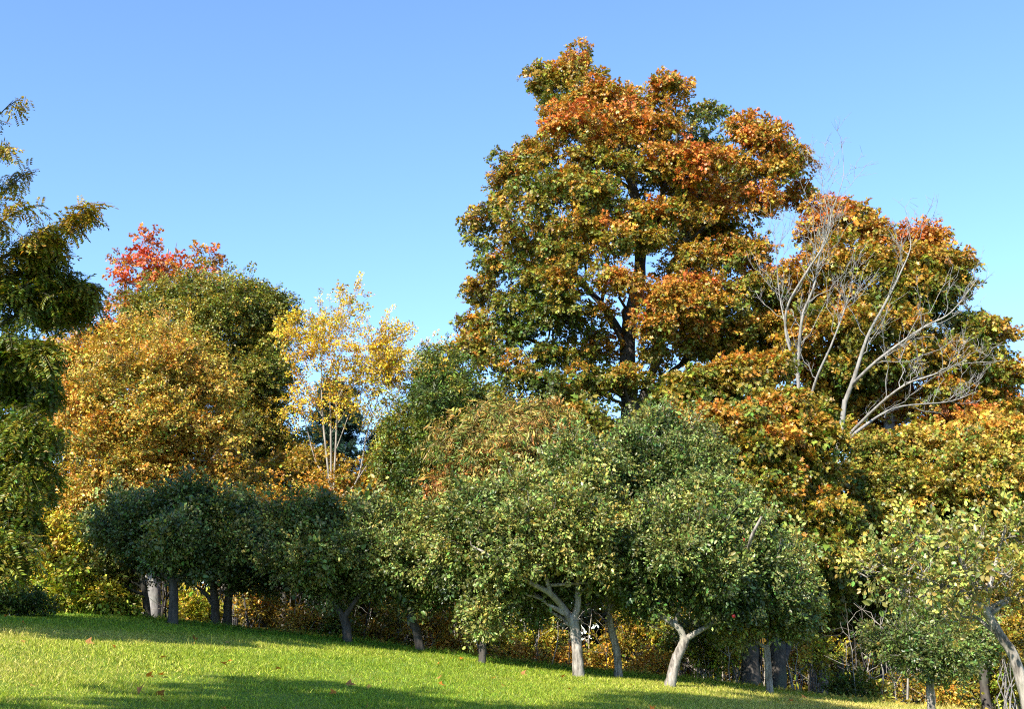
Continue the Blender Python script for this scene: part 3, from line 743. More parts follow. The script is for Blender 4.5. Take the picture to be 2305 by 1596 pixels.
# --- bare tree
def bare_tree():
    D = 38.0
    t_base = P(1850, 1540, D); base = np.array((t_base[0], t_base[1], float(ground(t_base[0], t_base[1]))))
    t = thing('bare_tree', 'leafless pale grey tree with long spreading limbs in front of the rounded maple', 'tree', base)
    def wp(path):
        return np.array([(*P(q[0], q[1], D + (q[3] if len(q) > 3 else 0)), q[2] * 0.44) for q in path])
    def solid(name, path, sides=8, n=None):
        c = curve_pts(wp(path), n or 6 + 5 * len(path))
        tb = Tubes(); tb.add(c[:, :3], c[:, 3], sides, 0.05); tb.build(name, M_PALE_BARK, t, base)
        return c
    tr = wp([(1850, 1540, 0.34), (1852, 1300, 0.30), (1868, 1080, 0.26), (1888, 1000, 0.22), (1901, 900, 0.17)]); tr[0, 2] = base[2] - 0.2
    c = curve_pts(tr, 30); tb = Tubes(); tb.add(c[:, :3], c[:, 3], 9, 0.05); tb.build('trunk', M_PALE_BARK, t, base)
    L = [solid('limb', p) for p in (
        [(1901, 905, 0.16), (1924, 844, 0.14, -.3), (1952, 757, 0.11, -.6), (1989, 688, 0.085, -.8), (2026, 614, 0.06, -.8), (2049, 554, 0.035, -.6), (2040, 505, 0.012, -.5)],
        [(1915, 872, 0.13), (1934, 849, 0.12, -.8), (1984, 803, 0.10, -1.5), (2076, 738, 0.08, -2), (2136, 706, 0.05, -2.2), (2182, 651, 0.03, -2.2), (2214, 605, 0.01, -2)],
        [(1886, 1005, 0.15), (1952, 936, 0.10, -1.2), (2003, 890, 0.085, -2), (2044, 863, 0.07, -2.5), (2099, 844, 0.055, -3), (2155, 821, 0.035, -3), (2262, 812, 0.01, -3)],
        [(1884, 1012, 0.15), (1938, 964, 0.11, .6), (2016, 918, 0.075, 1.2), (2136, 904, 0.04, 1.5), (2200, 880, 0.012, 1.5)],
        [(1852, 1280, 0.2), (1822, 1060, 0.17, .8), (1800, 900, 0.14, 1), (1796, 826, 0.13, 1), (1805, 716, 0.10, .6), (1832, 642, 0.08, .3), (1846, 568, 0.06, 0), (1864, 500, 0.04, 0), (1851, 421, 0.02, 0), (1846, 343, 0.006, 0)],
        [(1796, 830, 0.11, 1), (1770, 760, 0.1, 1), (1772, 690, 0.09, .6), (1814, 614, 0.08, 0), (1860, 540, 0.06, -.6), (1872, 476, 0.04, -.8), (1897, 398, 0.022, -.8), (1894, 306, 0.006, -.8)],
        [(1806, 990, 0.11, .9), (1832, 867, 0.09, -.5), (1869, 780, 0.07, -1), (1897, 706, 0.05, -1.2), (1915, 642, 0.02, -1.4), (1925, 560, 0.008, -1.4)],
        [(1798, 850, 0.08, 1), (1760, 700, 0.05, 1.5), (1748, 600, 0.03, 1.5), (1742, 500, 0.008, 1.5)])]
    tw = Tubes()
    for c in L:
        n = len(c)
        tot = np.linalg.norm(np.diff(c[:, :3], axis=0), axis=1).sum()
        for k in range(int(tot * 2.3)):
            u = rng.uniform(0.25, 0.98); a = c[int(u * (n - 1))]
            tan = norm(c[min(n - 1, int(u * (n - 1)) + 1)][:3] - c[max(0, int(u * (n - 1)) - 1)][:3])
            dr = norm(tan * 0.8 + norm(rng.normal(size=3)) * 0.9 + [0, 0, 0.55])
            ln = rng.uniform(0.7, 2.3) * (1.15 - 0.4 * u)
            q = wiggle(a[:3], a[:3] + dr * ln, 7, 0.035, -0.06)
            r0 = min(a[3] * 0.5, 0.017)
            tw.add(q, np.linspace(r0, 0.006, 7), 4)
            for j in range(rng.integers(4, 8)):
                s = q[rng.integers(2, 7)]
                d2 = norm(dr * 0.7 + norm(rng.normal(size=3)) * 0.8 + [0, 0, 0.5]); l2 = rng.uniform(0.15, 0.6)
                e = s + d2 * l2
                tw.add(wiggle(s, e, 4, 0.05), np.linspace(0.007, 0.003, 4), 3)
                for i in range(1):
                    tw.add(wiggle(s + d2 * l2 * rng.uniform(0.3, 0.9), e + rng.normal(size=3) * 0.14, 3, 0.03), np.linspace(0.006, 0.003, 3), 3)
    o = tw.build('branches', M_GREY_BARK, t, base); o['kind'] = 'stuff'
bare_tree()

# --- lower orange maple with two black trunks
tree('orange_maple', 'orange yellow maple with two black trunks in front of the giant maple, right', 34,
     [(1690, 1552, 0.22, -3.6), (1688, 1400, 0.19, -3.2), (1698, 1200, 0.14, -1.5), (1690, 1000, 0.09), (1650, 880, 0.03)],
     [(1500, 905, 55, 30, 0, .35), (1580, 880, 65, 34, 0, .38), (1670, 865, 65, 34, 0, .42), (1740, 830, 60, 28, 1, .6), (1560, 945, 65, 34, -1, .45), (1660, 940, 70, 36, -2, .48), (1750, 920, 60, 40, -1, .42), (1820, 930, 50, 40, 0, .4), (1620, 1010, 65, 36, -2, .5), (1720, 1000, 70, 36, -2, .55), (1810, 1000, 55, 36, -1, .6), (1480, 960, 45, 34, 1, .35),
      (1540, 1020, 60, 40, 0, .4), (1650, 1085, 62, 34, -2, .5), (1750, 1075, 65, 34, -2, .55), (1830, 1070, 46, 36, 0, .4), (1660, 1150, 60, 34, -1, .45), (1760, 1150, 65, 36, -2, .56), (1850, 1140, 55, 34, -1.5, .62), (1880, 1190, 50, 34, -1, .6), (1800, 1220, 62, 36, -1.5, .5), (1870, 1250, 50, 30, -1, .55), (1720, 1220, 60, 40, 0, .35), (1800, 1300, 70, 40, 0, .25), (1860, 1330, 60, 40, .5, .2),
      (1330, 950, 60, 30, 1, .55), (1400, 970, 55, 34, 1, .45), (1290, 985, 50, 30, 1.5, .5), (1450, 1030, 60, 40, 1, .35), (1340, 1030, 70, 40, 2, .3)],
     'maple', 9500, top=0.2, size=0.3, kind='maple', rc=0.44, grow=(1.2, 1.5), fill=0.22, flat=0.5, dens=0.62, hshift=-.20, hnoise=0.17, limbs=8, hvar=0.12, trunks=[[(1752, 1560, 0.21, -3.4), (1748, 1400, 0.18, -3), (1740, 1200, 0.13, -1), (1760, 1000, 0.05, 0)]])

# --- tree with long hanging leaves, centre
tree('hanging_leaf_tree', 'tree with long narrow hanging leaves turning tan, centre below giant maple', 33,
     [(1180, 1520, 0.13), (1175, 1300, 0.11), (1170, 1100, 0.08), (1165, 960, 0.02)],
     [(1090, 950, 50, 40, 0, .3), (1160, 940, 55, 40, 0, .38), (1230, 960, 55, 40, 0, .45), (1050, 1010, 55, 45, 0, .25), (1130, 1010, 60, 45, -1, .4), (1210, 1020, 60, 45, -1, .62), (1280, 1030, 45, 40, 0, .55), (1040, 1080, 50, 45, 0, .3), (1110, 1090, 60, 45, -1, .42), (1200, 1090, 60, 40, -1, .62), (1270, 1100, 50, 40, 0, .45), (1100, 1160, 60, 40, 0, .45), (1190, 1160, 60, 40, 0, .5)],
     'peach', 3200, size=0.34, kind='long', rc=0.55, grow=(1.25, 1.35), droop=0.5, hshift=0.26, flat=0.9, limbs=4, bark=M_GREY_BARK, hvar=0.12, hnoise=0.1, )

# ================================================================ orchard: apple trees along the crest of the lawn
AG = 'apple trees along the crest of the lawn'
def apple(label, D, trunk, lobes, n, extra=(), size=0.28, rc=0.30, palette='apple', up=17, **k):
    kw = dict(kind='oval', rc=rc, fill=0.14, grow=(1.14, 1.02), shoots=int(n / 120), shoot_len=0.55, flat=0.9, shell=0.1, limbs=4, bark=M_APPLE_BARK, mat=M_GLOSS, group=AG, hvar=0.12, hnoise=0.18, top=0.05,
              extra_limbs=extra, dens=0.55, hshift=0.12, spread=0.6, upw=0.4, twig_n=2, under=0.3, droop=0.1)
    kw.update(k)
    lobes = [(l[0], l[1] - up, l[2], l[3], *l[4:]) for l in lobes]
    return tree('apple_tree', label, D, trunk, lobes, palette, n // 11, size=size, **kw)

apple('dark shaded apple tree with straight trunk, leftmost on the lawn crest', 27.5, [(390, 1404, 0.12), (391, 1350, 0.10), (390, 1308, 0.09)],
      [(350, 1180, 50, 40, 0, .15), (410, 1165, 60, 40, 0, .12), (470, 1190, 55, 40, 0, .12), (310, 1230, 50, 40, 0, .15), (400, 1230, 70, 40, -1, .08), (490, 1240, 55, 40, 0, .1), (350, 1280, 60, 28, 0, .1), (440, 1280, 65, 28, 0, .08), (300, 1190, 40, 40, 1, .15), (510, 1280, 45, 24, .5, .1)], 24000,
      [[(390, 1312, 0.07), (360, 1285, 0.055), (330, 1240, 0.035), (320, 1200, 0.012)], [(390, 1310, 0.07), (420, 1290, 0.055), (460, 1270, 0.04), (490, 1230, 0.012)], [(390, 1310, 0.06), (400, 1240, 0.04), (410, 1170, 0.01)]], bark=M_DARK_BARK)  # from here to the slim dark tree, darker bark stands in for shade
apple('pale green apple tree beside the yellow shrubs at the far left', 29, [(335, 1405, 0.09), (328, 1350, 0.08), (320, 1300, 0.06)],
      [(210, 1230, 45, 45, 0, .42), (250, 1270, 50, 40, 0, .38), (200, 1290, 50, 35, 0, .42), (290, 1310, 45, 28, .5, .3), (240, 1320, 50, 28, 0, .4), (180, 1330, 45, 28, 0, .5), (300, 1260, 40, 35, 1, .3)], 13000, bark=M_DARK_BARK)
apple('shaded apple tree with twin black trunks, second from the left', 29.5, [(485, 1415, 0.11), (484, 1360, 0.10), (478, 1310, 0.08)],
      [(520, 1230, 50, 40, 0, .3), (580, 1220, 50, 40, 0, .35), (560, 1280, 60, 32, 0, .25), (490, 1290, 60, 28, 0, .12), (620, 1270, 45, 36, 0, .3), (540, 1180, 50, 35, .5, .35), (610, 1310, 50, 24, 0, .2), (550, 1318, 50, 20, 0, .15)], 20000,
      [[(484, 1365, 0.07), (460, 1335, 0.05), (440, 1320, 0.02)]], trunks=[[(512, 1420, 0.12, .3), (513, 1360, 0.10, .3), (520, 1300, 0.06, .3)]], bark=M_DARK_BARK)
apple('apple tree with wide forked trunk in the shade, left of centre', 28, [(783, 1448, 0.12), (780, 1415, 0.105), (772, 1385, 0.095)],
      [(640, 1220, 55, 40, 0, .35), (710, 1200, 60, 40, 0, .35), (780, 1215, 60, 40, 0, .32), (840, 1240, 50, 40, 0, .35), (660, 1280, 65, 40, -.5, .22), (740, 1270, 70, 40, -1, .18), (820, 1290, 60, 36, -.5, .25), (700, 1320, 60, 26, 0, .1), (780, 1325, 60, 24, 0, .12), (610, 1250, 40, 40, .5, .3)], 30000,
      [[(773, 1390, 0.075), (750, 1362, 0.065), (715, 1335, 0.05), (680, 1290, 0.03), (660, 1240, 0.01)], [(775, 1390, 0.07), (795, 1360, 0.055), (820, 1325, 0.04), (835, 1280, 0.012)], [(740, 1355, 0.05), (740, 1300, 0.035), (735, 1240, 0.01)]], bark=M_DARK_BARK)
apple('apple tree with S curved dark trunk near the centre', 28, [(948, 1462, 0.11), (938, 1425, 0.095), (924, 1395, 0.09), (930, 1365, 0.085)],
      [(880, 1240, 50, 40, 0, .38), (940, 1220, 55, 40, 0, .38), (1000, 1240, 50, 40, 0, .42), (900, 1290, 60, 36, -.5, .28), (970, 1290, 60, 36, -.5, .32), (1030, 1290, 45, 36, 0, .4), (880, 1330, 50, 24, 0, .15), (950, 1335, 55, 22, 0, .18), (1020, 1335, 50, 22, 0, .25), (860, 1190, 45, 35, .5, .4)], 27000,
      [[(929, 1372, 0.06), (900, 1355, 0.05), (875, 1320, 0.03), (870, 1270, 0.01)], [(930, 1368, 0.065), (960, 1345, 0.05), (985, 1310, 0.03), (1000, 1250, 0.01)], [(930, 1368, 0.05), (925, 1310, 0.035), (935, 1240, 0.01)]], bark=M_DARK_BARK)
apple('slim dark apple tree with yellow leaves sprouting from its trunk', 26.5, [(1084, 1488, 0.085), (1087, 1440, 0.075), (1092, 1400, 0.065), (1102, 1365, 0.055)],
      [(1060, 1270, 50, 36, 0, .42), (1120, 1260, 50, 36, 0, .42), (1040, 1320, 45, 26, 0, .4), (1100, 1320, 50, 28, 0, .38), (1150, 1310, 40, 28, 0, .35), (1090, 1400, 13, 16, -.1, .8), (1088, 1378, 12, 12, -.1, .75)], 15000,
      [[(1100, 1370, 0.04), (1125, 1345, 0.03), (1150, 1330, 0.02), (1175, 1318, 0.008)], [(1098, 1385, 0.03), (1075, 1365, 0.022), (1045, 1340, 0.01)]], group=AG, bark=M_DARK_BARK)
apple('large apple tree with bright trunk and long pale limb reaching left, centre', 26, [(1302, 1506, 0.125), (1298, 1460, 0.115), (1292, 1410, 0.11), (1285, 1390, 0.10)],
      [(1060, 1190, 50, 45, 0, .5), (1120, 1160, 60, 40, 0, .48), (1190, 1140, 60, 40, 0, .48), (1260, 1130, 60, 45, 0, .45), (1330, 1130, 60, 45, 0, .4), (1080, 1240, 55, 40, 0, .5), (1150, 1220, 60, 40, -1, .48), (1230, 1200, 65, 40, -1, .46), (1310, 1200, 65, 40, -1, .42), (1390, 1180, 55, 45, 0, .38),
       (1130, 1280, 55, 34, -.5, .48), (1210, 1270, 55, 34, -1, .45), (1310, 1270, 60, 32, -.5, .38), (1390, 1250, 55, 40, 0, .34), (1160, 1335, 50, 26, 0, .36), (1240, 1340, 50, 28, .5, .32), (1350, 1320, 50, 28, .5, .3), (1040, 1300, 40, 30, .5, .46), (1250, 1070, 60, 35, .5, .42), (1340, 1070, 55, 35, .5, .36), (1180, 1380, 46, 22, .8, .3)], 62000,
      [[(1284, 1394, 0.085), (1262, 1362, 0.075), (1235, 1335, 0.065, -.3), (1190, 1310, 0.055, -.6), (1150, 1285, 0.045, -.8), (1100, 1250, 0.03, -1), (1060, 1228, 0.012, -1)], [(1290, 1400, 0.085), (1300, 1360, 0.075), (1300, 1315, 0.06), (1315, 1250, 0.035), (1320, 1180, 0.01)], [(1238, 1338, 0.055, -.3), (1228, 1300, 0.045, -.4), (1215, 1285, 0.035, -.4), (1190, 1230, 0.012, -.4)], [(1234, 1318, 0.04, -.3), (1270, 1316, 0.035, -.2), (1330, 1312, 0.02, 0)]])
apple('apple tree with slender grey trunk between the bright trunk and leaning trunk', 27.5, [(1392, 1520, 0.095), (1388, 1470, 0.085), (1376, 1420, 0.08), (1370, 1385, 0.07)],
      [(1430, 1080, 55, 45, 0, .28), (1490, 1060, 55, 45, 0, .26), (1550, 1090, 50, 45, 0, .26), (1400, 1330, 50, 30, 0, .3), (1450, 1130, 60, 45, 0, .28), (1520, 1150, 60, 45, 0, .26), (1440, 1000, 50, 40, 1, .3), (1520, 1000, 50, 40, 1, .28), (1590, 1060, 40, 45, .5, .25), (1420, 1370, 45, 24, .5, .3), (1470, 1260, 50, 45, .6, .2)], 34000)
apple('apple tree with pale trunk leaning right from the lawn edge', 26, [(1503, 1530, 0.115), (1520, 1490, 0.11), (1538, 1450, 0.105), (1540, 1435, 0.10)],
      [(1470, 1200, 55, 45, 0, .28), (1540, 1190, 60, 45, 0, .27), (1610, 1180, 60, 45, 0, .25), (1440, 1260, 50, 40, -.5, .3), (1520, 1260, 65, 42, -1, .27), (1600, 1250, 65, 42, -1, .27), (1680, 1250, 60, 45, 0, .26), (1450, 1320, 50, 34, 0, .28), (1540, 1320, 60, 34, -.5, .25), (1630, 1320, 65, 36, -1, .28), (1710, 1310, 55, 40, 0, .28), (1650, 1180, 40, 40, .5, .25), (1480, 1365, 45, 22, 0, .22), (1620, 1370, 55, 24, 0, .26), (1770, 1350, 46, 36, 0, .3), (1700, 1375, 55, 26, -.5, .28)], 56000,
      [[(1540, 1440, 0.08), (1528, 1415, 0.075), (1500, 1395, 0.065), (1470, 1370, 0.05), (1450, 1310, 0.025), (1440, 1260, 0.01)], [(1541, 1440, 0.07), (1575, 1420, 0.055), (1610, 1400, 0.045), (1650, 1370, 0.03), (1690, 1300, 0.01)], [(1520, 1408, 0.055), (1530, 1350, 0.04), (1545, 1260, 0.012)], [(1640, 1375, 0.03), (1676, 1270, 0.03, -.8), (1690, 1212, 0.038, -1.6), (1714, 1163, 0.022, -1.9)]])
apple('apple tree with white speckled trunk standing before the two black trunks', 27, [(1732, 1556, 0.085), (1728, 1500, 0.075), (1725, 1455, 0.07)],
      [(1680, 1400, 50, 24, 0, .34), (1740, 1400, 50, 28, 0, .36), (1790, 1400, 38, 30, 0, .38), (1770, 1340, 45, 34, 0, .34), (1720, 1330, 50, 34, 0, .3), (1650, 1430, 40, 16, 0, .3), (1760, 1290, 40, 30, .5, .3)], 17000,
      [[(1725, 1460, 0.05), (1700, 1445, 0.035), (1660, 1430, 0.012)], [(1725, 1458, 0.05), (1745, 1430, 0.035), (1780, 1390, 0.01)]])
apple('small low apple tree with flat bright green crown near right edge', 23, [(2096, 1600, 0.085), (2093, 1550, 0.075), (2096, 1508, 0.07)],
      [(1990, 1470, 36, 22, 0, .38), (2040, 1450, 45, 26, 0, .36), (2100, 1445, 50, 28, 0, .36), (2160, 1455, 45, 26, 0, .38), (2205, 1475, 30, 20, 0, .4), (2060, 1485, 50, 20, -.5, .34), (2130, 1490, 50, 18, -.5, .36), (2090, 1415, 36, 18, .3, .36), (2185, 1430, 26, 20, .3, .38)], 11500,
      [[(2096, 1512, 0.05), (2130, 1506, 0.035), (2190, 1500, 0.012)], [(2096, 1512, 0.05), (2060, 1490, 0.035), (2010, 1470, 0.01)]], rc=0.24, size=0.22, hshift=0.0, up=2, hvar=.08)
apple('nearest apple tree, leaning in from right edge with large sparse leaves', 15, [(2330, 1590, 0.060), (2292, 1510, 0.064), (2250, 1430, 0.058), (2215, 1375, 0.052), (2165, 1335, 0.042)],
      [(2050, 1250, 55, 40, 0, .52), (2110, 1225, 60, 40, 0, .5), (2180, 1210, 60, 45, 0, .5), (2260, 1200, 60, 45, 0, .52), (2000, 1300, 50, 26, 0, .5), (2080, 1300, 60, 36, -.5, .52), (2160, 1280, 65, 40, -.5, .5), (2250, 1270, 65, 45, -.5, .5), (2310, 1230, 50, 60, 0, .5), (2110, 1335, 55, 20, 0, .5), (2200, 1330, 55, 26, -.3, .5), (2280, 1340, 50, 30, 0, .48), (2030, 1335, 36, 16, 0, .52), (2160, 1380, 30, 18, .4, .5), (2350, 1300, 50, 60, 0, .5), (2070, 1215, 30, 20, 0, .5), (1960, 1285, 30, 10, 0, .5)], 2500,
      [[(2166, 1338, 0.04), (2120, 1318, 0.03), (2060, 1300, 0.02), (1990, 1290, 0.010), (1925, 1282, 0.004)], [(2190, 1352, 0.04), (2180, 1300, 0.03), (2150, 1230, 0.015), (2140, 1180, 0.005)], [(2215, 1378, 0.045), (2230, 1310, 0.032), (2250, 1230, 0.014), (2270, 1150, 0.005)], [(2166, 1336, 0.03), (2100, 1262, 0.016), (2055, 1200, 0.005)], [(2120, 1330, 0.02), (2060, 1345, 0.012), (2000, 1335, 0.005)]],
      size=0.24, rc=0.2, shell=0.1, under=0.2, twig_n=4, dens=0.42, fill=0.0, hshift=.12, shoots=100, shoot_len=0.2, grow=(1.0, .95), up=0, spread=.5)

# --- honey locust at the left edge
def locust():
    D = 20.0
    b = P(-230, 1480, D); base = np.array((b[0], b[1], float(ground(b[0], b[1]))))
    t = thing('locust_tree', 'dark green locust tree with feathery drooping leaves at the left edge', 'tree', base)
    top = P(-190, 60, D)
    tr = curve_pts(np.array([(*base - [0, 0, .2], .26), (*P(-225, 1100, D), .22), (*P(-210, 700, D), .15), (*P(-200, 350, D), .08), (*top, .02)]), 26)
    tb = Tubes(); tb.add(tr[:, :3], tr[:, 3], 9, .04); tb.build('trunk', M_DARK_BARK, t, base)
    limbs = [[(-205, 560, .06), (-120, 400, .04), (-40, 300, .02), (30, 225, .004)], [(-208, 640, .07), (-120, 470, .04), (-20, 380, .02), (20, 320, .005)], [(-210, 700, .07), (-100, 540, .04), (0, 440, .025), (62, 385, .006)], [(-210, 740, .07), (-100, 590, .045), (0, 500, .025), (66, 465, .006)],
             [(-214, 800, .08), (-80, 640, .05), (40, 560, .035), (120, 520, .02), (192, 478, .005)], [(-214, 830, .08), (-80, 690, .05), (60, 600, .03), (110, 570, .008)], [(-216, 880, .08), (-60, 720, .05), (60, 660, .03), (140, 640, .018), (198, 655, .005)], [(-216, 900, .08), (-60, 770, .05), (60, 700, .03), (120, 690, .015), (185, 690, .005)],
             [(-218, 960, .08), (-60, 830, .05), (40, 790, .03), (95, 800, .006)], [(-220, 1020, .08), (-60, 900, .05), (50, 860, .03), (100, 880, .006)], [(-222, 1080, .08), (-60, 980, .05), (40, 960, .03), (85, 985, .006)], [(-224, 1140, .08), (-60, 1060, .05), (30, 1050, .025), (75, 1085, .006)], [(-225, 1200, .07), (-60, 1140, .04), (20, 1150, .02), (40, 1180, .006)],
             [(-225, 1230, .07), (-80, 1200, .04), (0, 1230, .02), (18, 1250, .005)], [(-205, 600, .06), (-300, 450, .03), (-340, 330, .006)], [(-212, 780, .07), (-340, 640, .04), (-430, 560, .006)], [(-216, 920, .07), (-350, 800, .04), (-460, 760, .006)], [(-220, 1060, .07), (-360, 960, .04), (-470, 950, .006)]]
    tw = Tubes(); A, Tn, Hh = [], [], []
    for k, p in enumerate(limbs):
        dd = rng.uniform(-1.8, 1.8)
        n = len(p)
        c = curve_pts(np.array([(*P(q[0], q[1], D + dd * i / (n - 1)), q[2]) for i, q in enumerate(p)]), 22)
        lb = Tubes(); lb.add(c[:, :3], c[:, 3], 6, .05); lb.build('limb', M_DARK_BARK, t, base)
        sparse = k < 5
        full = 1.0 if k >= 7 else (0.75 if k >= 4 else 0.35)
        for _ in range(int((46 if k > 7 else 30 if not sparse else (2, 3, 5, 8, 18)[k]) * 2.4)):
            u = rng.uniform(0.25, 1.0) ** 0.8
            a = c[int(u * 21)][:3]
            dr = norm(norm(c[min(21, int(u * 21) + 1)][:3] - c[max(0, int(u * 21) - 1)][:3]) * 0.8 + rng.normal(size=3) * np.array((.5, .9, .42)))
            ln = rng.uniform(.25, .95) * (1.25 - 0.8 * u) * (1 if not sparse else .7)
            q = wiggle(a, a + dr * ln, 6, .04, .04); tw.add(q, np.linspace(.012, .004, 6), 3)
            for j in range(int(9 * full + 2)):
                s = q[rng.integers(1, 6)] + rng.normal(size=3) * .05
                A.append(s); Tn.append(norm(dr * .7 + rng.normal(size=3) * .6 + [0, 0, -.65])); Hh.append(.32 + .5 * max(0, u - .6) + (.28 if sparse else 0) + (.12 if c[int(u * 21)][2] > 6.5 else 0))
    o = tw.build('branches', M_DARK_BARK, t, base); o['kind'] = 'stuff'
    A = np.array(A); Tn = np.array(Tn); Hh = np.array(Hh); n = len(A)
    c = paint('locust', Hh + rng.normal(0, .12, n)) * np.exp(rng.normal(0, .2, n))[:, None]
    crown('crown', A, rng.normal(size=(n, 3)) * .35 + [0, 0, 1], Tn, c, .24, 'compound', M_LEAF, t, base)
locust()

# --- neighbouring trees just outside the left of the frame; their shade lies on the lawn
def outside_tree(label, x, y, h, rad, n, z0):
    g = float(ground(x, y)); base = np.array((x, y, g))
    t = thing('shade_tree', label, 'tree', base, 'trees left of the lawn')
    tb = Tubes(); tb.add(wiggle(base - [0, 0, .2], base + [0, 0, h * .8], 12, .01), np.linspace(.3, .06, 12), 9, .04); tb.build('trunk', M_DARK_BARK, t, base)
    br = Tubes(); C = []
    for k in range(46):
        d = norm(rng.normal(size=3)); r = rng.random() ** .4
        c = base + np.array((0, 0, (z0 + h) / 2)) + d * r * np.array((rad, rad, (h - z0) / 2))
        br.add(wiggle(base + [0, 0, max(1.5, (c[2] - g) * .6)], c, 6, .04), np.linspace(.08, .012, 6), 4); C.append(c)
    o = br.build('branches', M_DARK_BARK, t, base); o['kind'] = 'stuff'
    C = np.array(C)
    pos, nr, ax, c = foliage(C, np.full(len(C), 1.0), np.full(len(C), .3), n / 7, 'gold')
    crown('crown', pos, nr, ax, c, .55, 'maple', M_LEAF, t, base)
outside_tree('tall shade tree behind the camera on the left', -11.0, 1.3, 22.0, 2.9, 12000, 5.0)
outside_tree('second shade tree behind the camera, lower and further right', -8.5, -3.5, 14.0, 2.8, 9000, 4.0)
outside_tree('shade tree left of the locust, outside the picture', -13.2, 17.6, 15.0, 2.7, 9000, 3.0)

# ================================================================ shrubs and undergrowth
def shrub(name, label, D, vx, vy, rx, ry, palette, hue, n, leaf=0.09, group=None, rc=.3, depthf=1.0, mat=None):
    c0 = P(vx, vy, D); s = S(D)
    base = np.array((c0[0], c0[1], float(ground(c0[0], c0[1]))))
    t = thing(name, label, 'shrub', base, group)
    a, b = rx * s, ry * s
    k = max(8, int(1.4 * a * b / rc ** 2 * 2))
    d = norm(rng.normal(size=(k, 3))); r = (.3 + .7 * rng.random(k) ** .6)[:, None]
    C = c0 + d * r * np.array((a, a * depthf * .8, b))
    C[:, 2] = np.maximum(C[:, 2], ground(C[:, 0], C[:, 1]) + .08)
    st = Tubes()
    for q in C:
        st.add(wiggle(base + np.array((rng.normal() * .25 * a, rng.normal() * .2 * a, -.05)), q, 6, .04, .05), np.linspace(.016, .005, 6), 4)
    o = st.build('stems', M_GREY_BARK, t, base); o['kind'] = 'stuff'
    pos, nr, ax, c = foliage(C, np.full(k, rc) * np.exp(rng.normal(0, .25, k)), np.full(k, hue), max(40, n / 11), palette, flat=.8, hvar=.12, spread=.6)
    crown('foliage', pos, nr, ax, c, leaf * 3.4, 'oval', mat or M_LEAF, t, base)

shrub('vine_covered_shrub', 'tall lime yellow shrub with hanging sprays at the left edge', 29, 110, 1240, 75, 75, 'lime', .58, 17000, .095)
shrub('vine_covered_shrub', 'pale yellow leafy shrub under the golden tree at left, lower one', 28.5, 160, 1330, 75, 45, 'lime', .5, 14000, .09)
shrub('vine_covered_shrub', 'small lime shrub at the far left edge above the dark mound', 29.5, 30, 1270, 45, 50, 'lime', .5, 8000, .09)
shrub('broad_leaf_shrub', 'low green broad leaved shrub at lawn edge left of dark apple trunk', 29, 240, 1375, 60, 20, 'lime', .2, 6000, .1)
shrub('spreading_shrub', 'dark low spreading shrub mound in the shade at the left edge', 26.0, 10, 1362, 75, 26, 'locust', .12, 11000, .05, rc=.22)
shrub('woodland_shrub', 'bright yellow shrub glowing behind the twin black trunks', 33, 450, 1385, 22, 28, 'lime', .75, 3500, .09, 'undergrowth shrubs')
US = [(600, 1395, 40, 22, 'brown', .5), (690, 1400, 40, 25, 'gold', .4), (850, 1430, 45, 28, 'brown', .4), (905, 1400, 30, 30, 'gold', .3), (1000, 1460, 45, 22, 'gold', .6), (1055, 1470, 30, 16, 'yellow', .5), (1150, 1450, 40, 35, 'lime', .5), (1215, 1440, 40, 40, 'ash', .4),
      (1160, 1490, 50, 16, 'gold', .6), (1250, 1490, 40, 16, 'gold', .7), (1345, 1480, 34, 30, 'ash', .5), (1345, 1512, 30, 14, 'brown', .7), (1440, 1420, 40, 45, 'ash', .35), (1450, 1510, 40, 22, 'gold', .55), (1600, 1480, 36, 45, 'lime', .35), (1650, 1450, 30, 36, 'lime', .45), (1790, 1480, 26, 30, 'lime', .6), (1840, 1480, 30, 34, 'lime', .5), (1580, 1430, 40, 30, 'ash', .3),
      (1905, 1550, 36, 26, 'ash', .12), (1965, 1570, 36, 24, 'olive', .2), (2025, 1560, 30, 26, 'brown', .2), (2150, 1580, 50, 36, 'olive', .4), (2230, 1540, 40, 50, 'olive', .4), (2290, 1560, 30, 40, 'lime', .3), (2255, 1440, 46, 40, 'brown', .35),  # left of the flat apple tree: the row's shade put into darker leaf hues
      (1400, 1450, 30, 40, 'brown', .3), (1520, 1440, 34, 30, 'ash', .3), (760, 1400, 45, 25, 'ash', .3), (560, 1360, 50, 25, 'brown', .4), (970, 1400, 40, 30, 'brown', .35)]
HUEW = {'brown': 'russet', 'gold': 'golden', 'yellow': 'yellow', 'lime': 'lime yellow', 'ash': 'mid green', 'olive': 'olive'}
WHERE = [(620, 'behind the shaded left apple trees'), (880, 'behind the forked apple trunk'), (1070, 'behind the S curved trunk'), (1280, 'left of the bright central trunk'), (1420, 'between the two central trunks'), (1640, 'around the leaning trunk'), (1860, 'by the two black trunks'), (2060, 'left of the small flat apple tree'), (2400, 'right of the small flat apple tree')]
for vx, vy, rx, ry, pl, h in US:
    wh = next(w for lim, w in WHERE if vx < lim)
    shrub('woodland_shrub', 'low %s leafed undergrowth shrub %s' % (HUEW[pl], wh), rng.uniform(30.5, 34), vx, vy, rx, ry, pl, h, int(1.1 * rx * ry), .09, 'undergrowth shrubs', rc=.24)

